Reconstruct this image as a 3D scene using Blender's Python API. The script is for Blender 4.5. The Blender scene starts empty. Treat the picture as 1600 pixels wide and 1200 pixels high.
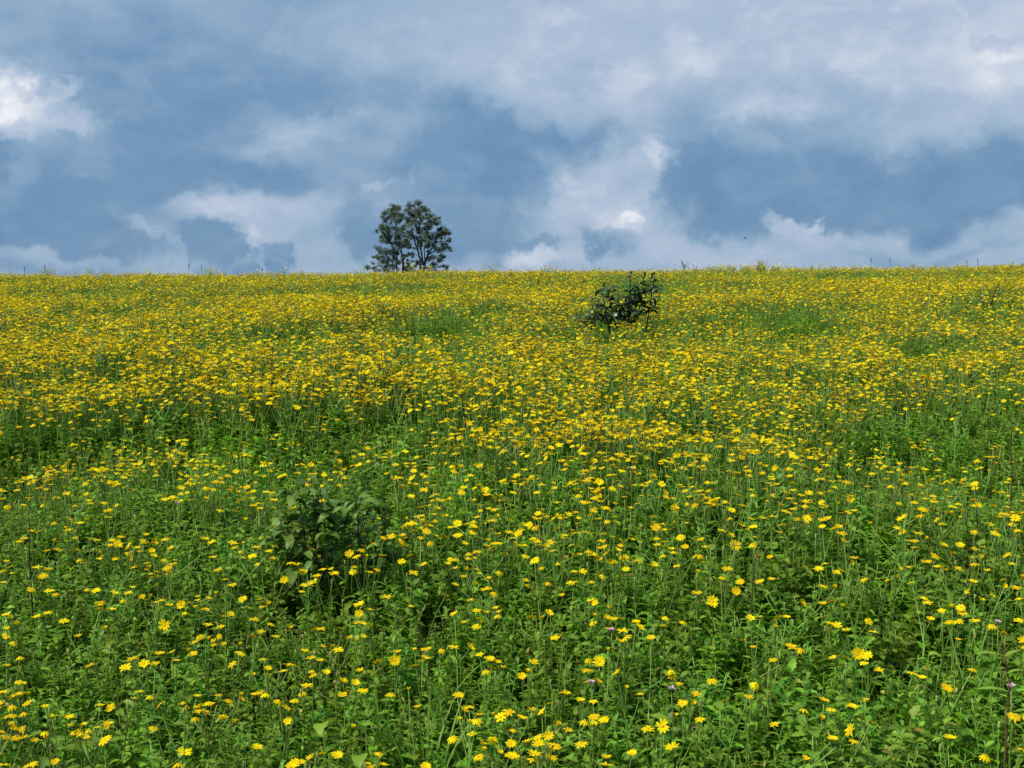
import bpy, math, random
import numpy as np
from mathutils import Vector, Matrix, Euler

random.seed(7)
rng = np.random.default_rng(7)
R = math.radians
scn = bpy.context.scene
COL = scn.collection

# ------------------------------------------------------------------ camera
F = 1700.0                    # focal length in photo pixels (photo 1600 x 1200)
PITCH = R(5.71)
EYE = Vector((0.0, 0.0, 1.70))
cam_d = bpy.data.cameras.new('camera')
cam_d.sensor_width = 36.0
cam_d.lens = F / 1600.0 * 36.0
cam_d.clip_start = 0.05
cam_d.clip_end = 20000.0
cam = bpy.data.objects.new('camera', cam_d)
cam.location = EYE
cam.rotation_euler = (math.pi / 2 - PITCH, 0, 0)
COL.objects.link(cam)
scn.camera = cam

# ------------------------------------------------------------------ sun and exposure
SUN_EL, SUN_AZ = R(58), R(-115)        # azimuth clockwise from +Y (view direction)
sun_d = bpy.data.lights.new('sun', 'SUN')
sun_d.energy = 4.6
sun_d.angle = R(16.0)
sun_d.color = (1.0, 0.92, 0.78)
sun = bpy.data.objects.new('sun', sun_d)
sdir = Vector((math.sin(SUN_AZ) * math.cos(SUN_EL), math.cos(SUN_AZ) * math.cos(SUN_EL), math.sin(SUN_EL)))
sun.rotation_euler = (-sdir).to_track_quat('-Z', 'Y').to_euler()
sun.location = (0, 0, 30)
COL.objects.link(sun)
scn.view_settings.view_transform = 'Standard'
scn.view_settings.look = 'None'
scn.view_settings.exposure = 0.28
scn.view_settings.gamma = 1.0
scn.view_settings.use_curve_mapping = False
scn.render.film_transparent = False
scn.cycles.max_bounces = 6
scn.cycles.diffuse_bounces = 3
scn.cycles.transmission_bounces = 4

# ------------------------------------------------------------------ sky
world = bpy.data.worlds.new('World')
scn.world = world
world.use_nodes = True
WT = world.node_tree
WT.nodes.clear()

def wn(t, **kw):
    n = WT.nodes.new(t)
    for k, v in kw.items():
        setattr(n, k, v)
    return n

def wl(a, b):
    WT.links.new(a, b)

def wmath(op, a, b=None, c=None):
    n = wn('ShaderNodeMath', operation=op)
    for i, x in enumerate((a, b, c)):
        if x is None:
            continue
        if isinstance(x, (int, float)):
            n.inputs[i].default_value = x
        else:
            wl(x, n.inputs[i])
    return n.outputs[0]

def ray(px, py):
    xc, yc = (px - 800.0) / F, (600.0 - py) / F
    return Vector((xc, math.cos(PITCH) + yc * math.sin(PITCH), -math.sin(PITCH) + yc * math.cos(PITCH))).normalized()

def ang(px, py):
    d = ray(px, py)
    return math.atan2(d.x, d.y) * 1000.0, math.asin(d.z) * 1000.0      # milliradians

def build_sky():
    tc = wn('ShaderNodeTexCoord')
    gen = tc.outputs['Generated']
    sep = wn('ShaderNodeSeparateXYZ'); wl(gen, sep.inputs[0])
    az = wmath('MULTIPLY', wmath('ARCTAN2', sep.outputs[0], sep.outputs[1]), 1000.0)
    el = wmath('MULTIPLY', wmath('ARCSINE', sep.outputs[2]), 1000.0)
    base = wn('ShaderNodeCombineXYZ'); wl(az, base.inputs[0]); wl(el, base.inputs[1])

    def noise(scale, detail, rough, stretch=(1, 1, 1), off=(0, 0, 0), dist=0.0):
        m = wn('ShaderNodeMapping')
        m.inputs['Scale'].default_value = stretch
        m.inputs['Location'].default_value = off
        wl(gen, m.inputs['Vector'])
        n = wn('ShaderNodeTexNoise')
        n.inputs['Scale'].default_value = scale
        n.inputs['Detail'].default_value = detail
        n.inputs['Roughness'].default_value = rough
        n.inputs['Distortion'].default_value = dist
        wl(m.outputs[0], n.inputs['Vector'])
        return n

    def warped(parts):
        cur = base.outputs[0]
        for (nz, amp) in parts:
            s = wn('ShaderNodeVectorMath', operation='SUBTRACT'); wl(nz.outputs['Color'], s.inputs[0]); s.inputs[1].default_value = (.5, .5, .5)
            k = wn('ShaderNodeVectorMath', operation='SCALE'); wl(s.outputs[0], k.inputs[0]); k.inputs['Scale'].default_value = amp
            a = wn('ShaderNodeVectorMath', operation='ADD'); wl(cur, a.inputs[0]); wl(k.outputs[0], a.inputs[1])
            cur = a.outputs[0]
        return cur
    nA = noise(7.0, 3.0, .5)
    nB = noise(26.0, 8.0, .58, off=(3, 1, 7))
    P_soft = warped([(nA, 110.0), (nB, 46.0)])
    nC = noise(70.0, 6.0, .6, off=(6, 3, 1))
    P_puff = warped([(nA, 16.0), (nB, 46.0), (nC, 30.0)])
    # base value: broken cloud all round the sky
    n0 = noise(3.2, 6.0, .55, (1, 1, 2.3), (5, 2, 0), .3)
    n1 = noise(9.0, 6.0, .6, (1, 1, 2.6), (1, 8, 3))
    mr = wn('ShaderNodeMapRange'); mr.interpolation_type = 'SMOOTHSTEP'
    wl(n0.outputs['Fac'], mr.inputs[0])
    for i, v in enumerate((.34, .68, .16, .62)):
        mr.inputs[1 + i].default_value = v
    cur = mr.outputs[0]
    cur = wmath('ADD', cur, wmath('MULTIPLY', wmath('SUBTRACT', n1.outputs['Fac'], .5), .30))

    def split(v):
        n = wn('ShaderNodeSeparateXYZ'); wl(v, n.inputs[0]); return n.outputs[0], n.outputs[1]
    XY = {False: split(P_soft), True: split(P_puff)}

    def blob(cur, px, py, rx, ry, val, alpha, soft, rot=0.0, puff=False):
        cx, cy = ang(px, py)
        s = 1000.0 / F
        m = wn('ShaderNodeMapping'); m.vector_type = 'TEXTURE'
        m.inputs['Location'].default_value = (cx, cy, 0)
        m.inputs['Rotation'].default_value = (0, 0, R(rot))
        m.inputs['Scale'].default_value = (rx * s, ry * s, 1e6)
        cb = wn('ShaderNodeCombineXYZ')       # the third axis is stretched away; it only keeps the chain in order
        wl(XY[puff][0], cb.inputs[0]); wl(XY[puff][1], cb.inputs[1]); wl(cur, cb.inputs[2])
        wl(cb.outputs[0], m.inputs['Vector'])
        ln = wn('ShaderNodeVectorMath', operation='LENGTH'); wl(m.outputs[0], ln.inputs[0])
        r = wn('ShaderNodeMapRange'); r.interpolation_type = 'SMOOTHSTEP'
        wl(ln.outputs['Value'], r.inputs[0])
        for i, v in enumerate((1 + soft, 1 - soft, 0.0, alpha)):
            r.inputs[1 + i].default_value = v
        mx = wn('ShaderNodeMix'); mx.data_type = 'FLOAT'
        wl(r.outputs[0], mx.inputs[0]); wl(cur, mx.inputs[2]); mx.inputs[3].default_value = val
        return mx.outputs[0]
    # clouds in view, far to near: px, py, rx, ry, value, alpha, softness, rotation, puffy
    for b in SKY_BLOBS:
        cur = blob(cur, *b)
    # fine mottling
    n2 = noise(34.0, 7.0, .62, (1, 1, 1.8), (9, 4, 2))
    n3 = noise(11.0, 5.0, .55, (1, 1, 2.2), (2, 6, 5))
    cur = wmath('ADD', cur, wmath('MULTIPLY', wmath('SUBTRACT', n2.outputs['Fac'], .5), .20))
    cur = wmath('ADD', cur, wmath('MULTIPLY', wmath('SUBTRACT', n3.outputs['Fac'], .5), .34))
    nb = noise(15.0, 7.0, .56, (1, 1, 1.7), (4, 7, 1), .5)
    bm = wn('ShaderNodeMapRange'); bm.interpolation_type = 'SMOOTHSTEP'
    wl(nb.outputs['Fac'], bm.inputs[0])
    for i, v in enumerate((.46, .68, -.03, .075)):
        bm.inputs[1 + i].default_value = v
    cur = wmath('ADD', cur, bm.outputs[0])
    ramp = wn('ShaderNodeValToRGB')
    el_ = ramp.color_ramp.elements
    stops = [(0.0, (.100, .208, .366)), (.22, (.146, .262, .418)), (.45, (.250, .364, .505)),
             (.68, (.365, .450, .585)), (.85, (.530, .580, .670)), (1.0, (.80, .80, .83))]
    el_[0].position, el_[0].color = stops[0][0], (*stops[0][1], 1)
    el_[1].position, el_[1].color = stops[-1][0], (*stops[-1][1], 1)
    for p, c in stops[1:-1]:
        e = el_.new(p); e.color = (*c, 1)
    wl(cur, ramp.inputs[0])
    cloud = wn('ShaderNodeBackground'); wl(ramp.outputs[0], cloud.inputs[0]); cloud.inputs[1].default_value = 1.0
    sky = wn('ShaderNodeTexSky'); sky.sky_type = 'NISHITA'; sky.sun_disc = False
    sky.sun_elevation = SUN_EL; sky.sun_rotation = SUN_AZ % (2 * math.pi)
    sbg = wn('ShaderNodeBackground'); wl(sky.outputs[0], sbg.inputs[0]); sbg.inputs[1].default_value = 0.06
    mix = wn('ShaderNodeMixShader'); mix.inputs[0].default_value = .93
    wl(sbg.outputs[0], mix.inputs[1]); wl(cloud.outputs[0], mix.inputs[2])
    out = wn('ShaderNodeOutputWorld'); wl(mix.outputs[0], out.inputs[0])

SKY_BLOBS = [
    # broad tones
    (150, 50, 340, 130, .46, .9, .6),
    (170, 85, 150, 60, .40, .6, .8),
    (520, 50, 330, 140, .40, .85, .7),
    (330, 205, 380, 115, .17, .9, .7),
    (150, 160, 90, 50, .27, .7, .8),
    (480, 130, 200, 70, .20, .6, .8),
    (1250, 60, 640, 100, .70, .95, .45),
    (1480, 130, 330, 115, .72, .9, .5),
    (1080, 90, 350, 80, .70, .8, .5),
    (1320, 262, 470, 84, .15, .95, .5),
    (1500, 215, 260, 46, .50, .6, .9),
    (1180, 190, 140, 40, .46, .6, .9),
    (1340, 355, 560, 52, .34, .8, .7),
    (1280, 300, 420, 50, .08, .85, .6),
    (1300, 343, 330, 14, .12, .8, .5),
    (1560, 340, 150, 14, .10, .85, .5),
    # pale low cloud and horizon glow
    (800, 425, 1400, 32, .60, .8, .8),
    (465, 340, 240, 88, .54, .92, .4),
    (540, 235, 150, 60, .48, .75, .6),
    (625, 215, 80, 45, .38, .6, .7),
    (490, 205, 80, 17, .62, .7, .8, 20, True),
    (600, 200, 30, 16, .50, .5, .8, 0, True),
        (345, 222, 30, 14, .36, .6, .9, 0, True),
    (320, 322, 120, 32, .70, .85, .7),
    (600, 287, 26, 7, .70, .8, .6, 30, True),
    (640, 275, 7, 7, .66, .8, .7, 0, True),
    # slate banks low on the left
    (70, 348, 185, 80, .14, .95, .4, -3, True),
    (300, 272, 240, 26, .16, .85, .5),
    (232, 350, 34, 12, .68, .6, .95, -25, True),
    (286, 382, 16, 13, .72, .85, .7, -30, True),
    (340, 394, 62, 48, .20, .95, .2, -25, True),
    (390, 376, 16, 12, .78, .8, .8, -35, True),
    (434, 404, 26, 30, .22, .9, .25, 0, True),
    (505, 388, 26, 12, .64, .75, .8, 0, True),
    (530, 410, 40, 12, .60, .7, .8, 0, True),
    (120, 426, 240, 9, .56, .7, .95),
    # behind and right of the trees
    (700, 345, 150, 56, .22, .92, .4),
    (560, 350, 34, 55, .24, .8, .4, 0, True),
    (735, 312, 40, 9, .48, .6, .8, 0, True),
    (790, 325, 40, 9, .44, .6, .8, 0, True),
    (820, 248, 165, 58, .12, .88, .45),
    # cumulus at the left edge
    (10, 190, 112, 76, .44, .8, .5, 0, True),
    (-26, 165, 82, 58, .76, .95, .4, -18, True),
    (-10, 150, 62, 40, .95, .8, .7, -25, True),
    (20, 180, 44, 26, .98, .85, .7, 0, True),
    (96, 140, 22, 11, .74, .8, .7, 35, True),
    (95, 188, 42, 16, .76, .8, .7, -4, True),
    (50, 200, 60, 12, .70, .7, .8, 0, True),
    (-15, 245, 46, 34, .16, .85, .45, 0, True),
    (28, 250, 14, 26, .46, .7, .8, 0, True),
    (90, 245, 60, 22, .40, .5, .8),
    # cumulus column right of centre
    (930, 340, 112, 96, .60, .9, .5, 20, True),
    (982, 262, 46, 66, .60, .8, .6, -15, True),
    (1006, 246, 26, 32, .70, .8, .8, 0, True),
    (1014, 232, 13, 18, .82, .9, .6, 0, True),
    (978, 232, 9, 7, .66, .7, .8, 0, True),
        (892, 306, 32, 26, .76, .8, .6, 25, True),
    (912, 292, 18, 12, .62, .6, .8, 0, True),
    (1010, 285, 11, 24, .68, .8, .6, 0, True),
    (990, 268, 26, 16, .60, .6, .8, 0, True),
    (960, 320, 44, 28, .74, .7, .8, 0, True),
    (980, 385, 100, 48, .60, .8, .5, 0, True),
    (955, 380, 42, 24, .18, .92, .45, 8, True),
    (925, 366, 16, 14, .20, .9, .45, 0, True),
    (990, 350, 66, 34, .72, .8, .8, 0, True),
    (976, 346, 36, 20, .80, .95, .8, -10, True),
    (985, 338, 14, 9, .98, .8, .9, 0, True),
    (962, 350, 12, 8, .92, .7, .9, 0, True),
    (935, 352, 10, 5, .80, .7, .8, 0, True),
    (832, 403, 42, 18, .84, .85, .6, 0, True),
    (870, 402, 20, 10, .74, .8, .7, 0, True),
    (902, 398, 22, 15, .74, .8, .7, 0, True),
    (850, 376, 22, 9, .22, .7, .6, 0, True),
    (820, 375, 24, 10, .24, .6, .6, 0, True),
    (1035, 395, 22, 14, .70, .8, .7, 0, True),
    (1030, 360, 24, 18, .56, .7, .7, 0, True),
    # right: low white edges under a slate deck
    (1140, 398, 130, 24, .64, .8, .7, -4, True),
    (1090, 385, 22, 11, .60, .7, .7, 0, True),
    (1238, 358, 44, 17, .68, .9, .45, -20, True),
    (1272, 355, 14, 6, .78, .7, .7, 30, True),
    (1310, 385, 90, 15, .64, .85, .6, -12, True),
    (1440, 372, 70, 26, .50, .9, .7),
    (1390, 396, 44, 10, .80, .75, .7, -4, True),
    (1480, 378, 210, 26, .54, .85, .6),
    (1480, 388, 120, 9, .36, .7, .6),
    (1560, 404, 90, 9, .54, .7, .8),
    # billows in the upper right deck
    (740, 100, 36, 20, .82, .6, .9, 0, True),
    (1060, 80, 30, 24, .90, .6, .9, 10, True),
    (1095, 100, 40, 22, .84, .6, .9, 10, True),
    (1215, 160, 74, 24, .80, .75, .7, 5, True),
    (1190, 62, 30, 14, .82, .5, .9, 0, True),
    (1210, 134, 26, 9, .56, .6, .8, 0, True),
    (1440, 50, 120, 60, .84, .5, .9, 0, True),
    (1500, 185, 120, 34, .78, .6, .8, 10, True),
    (1575, 90, 60, 40, .88, .5, .9, 0, True),
    (1560, 60, 30, 10, .62, .6, .8, 0, True),
    (1390, 20, 90, 26, .60, .5, .9),
    (900, 122, 44, 18, .38, .6, .8, 0, True),
    (620, 45, 40, 26, .58, .5, .9, 25, True),
    (535, 30, 40, 34, .54, .5, .9, 0, True),
    (775, 55, 100, 60, .62, .5, .9, 0, True),
]
build_sky()

# ------------------------------------------------------------------ terrain
GY = np.array([-9000, -60, 1.5, 2.6, 3.2, 3.8, 4.5, 5.7, 7.7, 12.0, 19, 23, 28, 38, 62, 150, 400, 1500, 15000], float)
GZ = np.array([-80, -.5, 0.0, 0.0, .075, .21, .36, .55, .77, 1.00, 1.215, 1.28, 1.265, 1.1, .4, -1.2, -7, -30, -140], float)

def _pchip_slopes(x, y):
    h = np.diff(x); d = np.diff(y) / h
    m = np.zeros_like(y)
    for i in range(1, len(x) - 1):
        if d[i - 1] * d[i] > 0:
            w1, w2 = 2 * h[i] + h[i - 1], h[i] + 2 * h[i - 1]
            m[i] = (w1 + w2) / (w1 / d[i - 1] + w2 / d[i])
    m[0], m[-1] = d[0], d[-1]
    return m
GM = _pchip_slopes(GY, GZ)

def prof(y):
    y = np.asarray(y, float)
    i = np.clip(np.searchsorted(GY, y) - 1, 0, len(GY) - 2)
    h = GY[i + 1] - GY[i]; t = (y - GY[i]) / h
    t2, t3 = t * t, t * t * t
    return (2 * t3 - 3 * t2 + 1) * GZ[i] + (t3 - 2 * t2 + t) * h * GM[i] + (-2 * t3 + 3 * t2) * GZ[i + 1] + (t3 - t2) * h * GM[i + 1]

_w = [(rng.uniform(.8, 3.2), rng.uniform(0, 6.28), rng.uniform(0, 6.28)) for _ in range(14)]
def wob(x, y, f=1.0, k=0):
    s = 0
    for i, (q, a, p) in enumerate(_w):
        s = s + np.sin(f * q * (x * np.cos(a + k) + y * np.sin(a + k)) + p + 3 * k) / (q ** .7)
    return s / 4.2

def ground(x, y):
    x = np.asarray(x, float); y = np.asarray(y, float)
    fade = np.clip((y - 1.0) / 2.0, 0, 1) * np.clip((60 - y) / 30, 0, 1)
    tilt =   .0095 * np.clip(x, -18, 18) * np.clip((y - 3) / 14, 0, 1) * np.clip((80 - y) / 50, 0, 1)
    return prof(y) + fade * (.035 * wob(x, y, .7)) + tilt

def base_canopy_h(x, y):
    return .50 + .055 * wob(x, y, .9, 2) + .03 * wob(x, y, 2.4, 5)

SWELL = []          # world x, y, half-widths, height change of the plants
def canopy_h(x, y):
    h = base_canopy_h(x, y)
    for (sx, sy, wx, wy, dh) in SWELL:
        h = h + dh * np.exp(-((x - sx) / wx) ** 2 - ((y - sy) / wy) ** 2)
    return h

def canopy(x, y):
    return ground(x, y) + canopy_h(x, y)

def hit(px, py, dz=0.0, smax=40.0):
    """the point where the view ray through a photo pixel meets the flower-top level"""
    d = ray(px, py)
    s = np.arange(1.8, smax, .02)
    z = EYE.z + d.z * s
    c = canopy(d.x * s, d.y * s) + dz
    k = np.nonzero(z < c)[0]
    i = k[0] if len(k) else len(s) - 1
    return Vector((d.x * s[i], d.y * s[i], z[i]))

for (px_, py_, wx_, wy_, dh_) in ((20, 684, .22, .35, -.17), (250, 668, .75, .28, -.12), (1420, 672, .8, .32, -.13), (690, 508, .45, .6, -.12), (1240, 500, .5, .7, -.12),
                                  (1440, 532, .35, .5, -.14), (560, 690, .5, .2, -.06), (130, 706, .6, .18, .05), (1350, 722, .7, .2, .06), (860, 688, .8, .22, .05), (330, 560, .9, .4, .05),
                                  (1050, 640, .7, .25, -.07), (120, 484, .6, .7, -.08), (1500, 575, .7, .4, .05)):
    q_ = hit(px_, py_)
    SWELL.append((q_.x, q_.y, wx_, wy_, dh_))

def project(p):
    q = Vector(p) - EYE
    f = Vector((0, math.cos(PITCH), -math.sin(PITCH))); u = Vector((0, math.sin(PITCH), math.cos(PITCH)))
    dz = q.dot(f)
    return 800 + F * q.x / dz, 600 - F * q.dot(u) / dz

def gz(x, y):
    return float(ground(x, y))

# ------------------------------------------------------------------ materials
def new_mat(name):
    m = bpy.data.materials.new(name); m.use_nodes = True
    m.node_tree.nodes.clear()
    return m, m.node_tree.nodes, m.node_tree.links

def leaf_mat(name, dark, light, trans, tfac=.35, rough=.5, spec=.35, hue=.03, val=.35, world_var=.25, old=0.0):
    """leaf: colour by leaf tint and by plant, a little translucent"""
    m, N, L = new_mat(name)
    at = N.new('ShaderNodeAttribute'); at.attribute_name = 'tint'
    oi = N.new('ShaderNodeObjectInfo')
    geo = N.new('ShaderNodeNewGeometry')
    nz = N.new('ShaderNodeTexNoise'); nz.inputs['Scale'].default_value = 1.1; nz.inputs['Detail'].default_value = 2
    L.new(geo.outputs['Position'], nz.inputs['Vector'])
    mx = N.new('ShaderNodeMix'); mx.data_type = 'RGBA'
    mx.inputs[6].default_value = (*dark, 1); mx.inputs[7].default_value = (*light, 1)
    L.new(at.outputs['Fac'], mx.inputs[0])
    hs = N.new('ShaderNodeHueSaturation')
    if old:                      # a few yellowed leaves
        gt = N.new('ShaderNodeMath'); gt.operation = 'GREATER_THAN'; gt.inputs[1].default_value = 1 - old
        L.new(at.outputs['Fac'], gt.inputs[0])
        m2 = N.new('ShaderNodeMix'); m2.data_type = 'RGBA'; L.new(gt.outputs[0], m2.inputs[0])
        L.new(mx.outputs[2], m2.inputs[6]); m2.inputs[7].default_value = (.36, .30, .07, 1)
        L.new(m2.outputs[2], hs.inputs['Color'])
    else:
        L.new(mx.outputs[2], hs.inputs['Color'])
    h = N.new('ShaderNodeMapRange'); L.new(oi.outputs['Random'], h.inputs[0]); h.inputs[3].default_value = .5 - hue; h.inputs[4].default_value = .5 + hue
    L.new(h.outputs[0], hs.inputs['Hue'])
    v = N.new('ShaderNodeMath'); v.operation = 'MULTIPLY_ADD'; L.new(oi.outputs['Random'], v.inputs[0]); v.inputs[1].default_value = val; v.inputs[2].default_value = 1 - val / 2 - world_var / 2
    v2 = N.new('ShaderNodeMath'); v2.operation = 'MULTIPLY_ADD'; L.new(nz.outputs['Fac'], v2.inputs[0]); v2.inputs[1].default_value = world_var; L.new(v.outputs[0], v2.inputs[2])
    L.new(v2.outputs[0], hs.inputs['Value'])
    p = N.new('ShaderNodeBsdfPrincipled')
    L.new(hs.outputs[0], p.inputs['Base Color']); p.inputs['Roughness'].default_value = rough
    p.inputs['Specular IOR Level'].default_value = spec
    t = N.new('ShaderNodeBsdfTranslucent')
    tm = N.new('ShaderNodeMix'); tm.data_type = 'RGBA'; tm.blend_type = 'MULTIPLY'; tm.inputs[0].default_value = 1
    L.new(hs.outputs[0], tm.inputs[6]); tm.inputs[7].default_value = (*trans, 1)
    L.new(tm.outputs[2], t.inputs['Color'])
    ms = N.new('ShaderNodeMixShader'); ms.inputs[0].default_value = tfac
    L.new(p.outputs[0], ms.inputs[1]); L.new(t.outputs[0], ms.inputs[2])
    o = N.new('ShaderNodeOutputMaterial'); L.new(ms.outputs[0], o.inputs['Surface'])
    return m

M = {}
M['leaf'] = leaf_mat('meadow leaf', (.090, .195, .011), (.255, .425, .038), (1.4, 1.6, .7), .42, old=.02)
M['weed'] = leaf_mat('weed leaf', (.068, .168, .011), (.245, .415, .038), (1.4, 1.6, .7), .42, old=.025, hue=.02, val=.55)
M['grass'] = leaf_mat('grass blade', (.090, .185, .015), (.190, .325, .036), (1.4, 1.6, .8), .35)
M['stem'] = leaf_mat('green stem', (.115, .215, .032), (.220, .350, .065), (1, 1, 1), .05)
M['petal'] = leaf_mat('yellow petal', (.66, .505, .002), (.76, .625, .003), (1.05, 1.0, .8), .26, rough=.7, spec=.06, hue=.012, val=.26, world_var=.08)
M['disc'] = leaf_mat('flower disc', (.55, .27, .010), (.72, .40, .015), (1, 1, 1), .0, rough=.8, spec=.1, hue=.01, val=.2, world_var=.05)
M['bud'] = leaf_mat('green calyx', (.16, .24, .05), (.26, .33, .07), (1, 1, 1), .05)
M['shrub'] = leaf_mat('dark shrub leaf', (.020, .048, .020), (.050, .098, .032), (1.2, 1.6, .7), .14, rough=.38, spec=.45, hue=.02, val=.4)
M['broad'] = leaf_mat('broad shrub leaf', (.032, .085, .014), (.160, .280, .045), (1.4, 1.6, .7), .26, rough=.5, spec=.3, hue=.02, val=.5)
M['tree_leaf'] = leaf_mat('tree leaf', (.052, .092, .042), (.170, .230, .115), (1.1, 1.3, .8), .15, rough=.5, spec=.4, hue=.015, val=.1)
M['bark'] = leaf_mat('dark bark', (.030, .026, .022), (.060, .050, .042), (1, 1, 1), .0, rough=.85, spec=.2)
M['dry'] = leaf_mat('dry stalk', (.040, .030, .018), (.075, .052, .030), (1, 1, 1), .0, rough=.8, spec=.2)
M['redstem'] = leaf_mat('red brown stalk', (.095, .055, .028), (.150, .090, .045), (1, 1, 1), .0, rough=.7, spec=.2)
M['lilac'] = leaf_mat('lilac petal', (.48, .30, .44), (.66, .50, .62), (1, .9, 1), .25, rough=.6, spec=.2, hue=.02, val=.15)
M['hay'] = leaf_mat('grass seed head', (.085, .075, .035), (.16, .14, .07), (1, 1, 1), .1, rough=.8, spec=.2)

def soil_mat():
    m, N, L = new_mat('meadow soil')
    tc = N.new('ShaderNodeTexCoord')
    geo = N.new('ShaderNodeNewGeometry')
    n = N.new('ShaderNodeTexNoise'); n.inputs['Scale'].default_value = 6; n.inputs['Detail'].default_value = 8
    L.new(geo.outputs['Position'], n.inputs['Vector'])
    r = N.new('ShaderNodeValToRGB')
    r.color_ramp.elements[0].color = (.028, .034, .014, 1); r.color_ramp.elements[1].color = (.050, .085, .022, 1)
    r.color_ramp.elements[0].position = .35; r.color_ramp.elements[1].position = .7
    L.new(n.outputs['Fac'], r.inputs[0])
    p = N.new('ShaderNodeBsdfPrincipled'); p.inputs['Roughness'].default_value = .95
    L.new(r.outputs[0], p.inputs['Base Color'])
    b = N.new('ShaderNodeBump'); b.inputs['Strength'].default_value = .6; b.inputs['Distance'].default_value = .03
    L.new(n.outputs['Fac'], b.inputs['Height']); L.new(b.outputs[0], p.inputs['Normal'])
    o = N.new('ShaderNodeOutputMaterial'); L.new(p.outputs[0], o.inputs['Surface'])
    return m
M['soil'] = soil_mat()

def hill_mat():
    m, N, L = new_mat('wooded hill')
    geo = N.new('ShaderNodeNewGeometry')
    n = N.new('ShaderNodeTexNoise'); n.inputs['Scale'].default_value = .05; n.inputs['Detail'].default_value = 6
    L.new(geo.outputs['Position'], n.inputs['Vector'])
    r = N.new('ShaderNodeValToRGB')
    r.color_ramp.elements[0].color = (.035, .055, .045, 1); r.color_ramp.elements[1].color = (.075, .105, .075, 1)
    L.new(n.outputs['Fac'], r.inputs[0])
    p = N.new('ShaderNodeBsdfPrincipled'); p.inputs['Roughness'].default_value = .95
    L.new(r.outputs[0], p.inputs['Base Color'])
    o = N.new('ShaderNodeOutputMaterial'); L.new(p.outputs[0], o.inputs['Surface'])
    return m
M['hill'] = hill_mat()

# ------------------------------------------------------------------ mesh helpers
class MB:
    """collects pieces of one mesh: vertices, faces, material slot and tint per face"""
    def __init__(s):
        s.v, s.f, s.m, s.t = [], [], [], []

    def add(s, vs, fs, mat=0, tint=.5, mw=None):
        o = len(s.v)
        if mw is not None:
            vs = [mw @ Vector(p) for p in vs]
        s.v.extend([tuple(p) for p in vs])
        s.f.extend([tuple(i + o for i in f) for f in fs])
        s.m.extend([mat] * len(fs))
        s.t.extend([tint] * len(fs))

    def tube(s, pts, r0, r1, n=4, mat=0, tint=.5):
        pts = [Vector(p) for p in pts]
        k = len(pts); vs, fs = [], []
        for i, p in enumerate(pts):
            d = (pts[min(i + 1, k - 1)] - pts[max(i - 1, 0)]).normalized()
            a = d.orthogonal().normalized(); b = d.cross(a)
            r = r0 + (r1 - r0) * i / (k - 1)
            for j in range(n):
                th = 2 * math.pi * j / n
                vs.append(p + a * (r * math.cos(th)) + b * (r * math.sin(th)))
        for i in range(k - 1):
            for j in range(n):
                j2 = (j + 1) % n
                fs.append((i * n + j, i * n + j2, (i + 1) * n + j2, (i + 1) * n + j))
        fs.append(tuple(range((k - 1) * n, k * n)))
        s.add(vs, fs, mat, tint)

    def mesh(s, name, mats):
        me = bpy.data.meshes.new(name)
        me.from_pydata(s.v, [], s.f)
        for m in mats:
            me.materials.append(m)
        me.polygons.foreach_set('material_index', np.array(s.m, dtype=np.int32))
        me.polygons.foreach_set('use_smooth', np.ones(len(s.f), dtype=bool))
        a = me.attributes.new('tint', 'FLOAT', 'FACE')
        a.data.foreach_set('value', np.array(s.t, dtype=np.float32))
        me.update()
        return me

    def build(s, name, mats, parent=None):
        return link(name, s.mesh(name, mats), parent)

def link(name, mesh, parent=None, mw=None):
    o = bpy.data.objects.new(name, mesh)
    COL.objects.link(o)
    if parent is not None:
        o.parent = parent
    if mw is not None:
        o.matrix_local = mw
    return o

def thing(name, loc, label, cat, group=None, mesh=None):
    o = bpy.data.objects.new(name, mesh)
    COL.objects.link(o)
    o.location = loc
    if mesh is None:
        o.empty_display_size = .1
    o['label'] = label; o['category'] = cat
    if group:
        o['group'] = group
    return o

def bez(a, b, c, n):
    return [a * (1 - t) ** 2 + b * (2 * t * (1 - t)) + c * t * t for t in [i / n for i in range(n + 1)]]

def leaf_geo(L, W, n=4, fold=.25, a0=.2, droop=1.0, lobe=0.0, shape=.8, wave=0.0, seed=0):
    """a leaf along +Y from its stalk, upper side +Z, folded on the midrib and drooping"""
    rr = random.Random(seed)
    vs, fs = [], []
    y = z = 0.0
    ys = []
    for i in range(n + 1):
        t = i / n
        ys.append((y, z, t))
        an = a0 - droop * t
        y += L / n * math.cos(an); z += L / n * math.sin(an)
    for i, (y, z, t) in enumerate(ys):
        w = W * .5 * max(.06, math.sin(math.pi * min(1, t ** shape)) ** .75)
        if i == 0:
            w = W * .05
        if lobe and 0 < i < n:
            w *= (1 + lobe) if i % 2 else (1 - lobe)
        if i == n:
            vs.append((0, y, z))
        else:
            wz = wave * W * rr.uniform(-1, 1)
            vs += [(-w, y + (lobe * .25 * L / n if i % 2 else 0), z + w * fold + wz), (0, y, z), (w, y + (lobe * .25 * L / n if i % 2 else 0), z + w * fold - wz)]
    for i in range(n - 1):
        o = i * 3
        fs += [(o, o + 1, o + 4, o + 3), (o + 1, o + 2, o + 5, o + 4)]
    o = (n - 1) * 3
    fs += [(o, o + 1, n * 3), (o + 1, o + 2, n * 3)]
    return vs, fs

def aim(pos, az, pitch=0.0, roll=0.0, sc=1.0):
    """matrix that puts a leaf (along +Y) at pos, pointing to azimuth az"""
    return Matrix.Translation(pos) @ Matrix.Rotation(az, 4, 'Z') @ Matrix.Rotation(pitch, 4, 'X') @ Matrix.Rotation(roll, 4, 'Y') @ Matrix.Scale(sc, 4)

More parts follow.
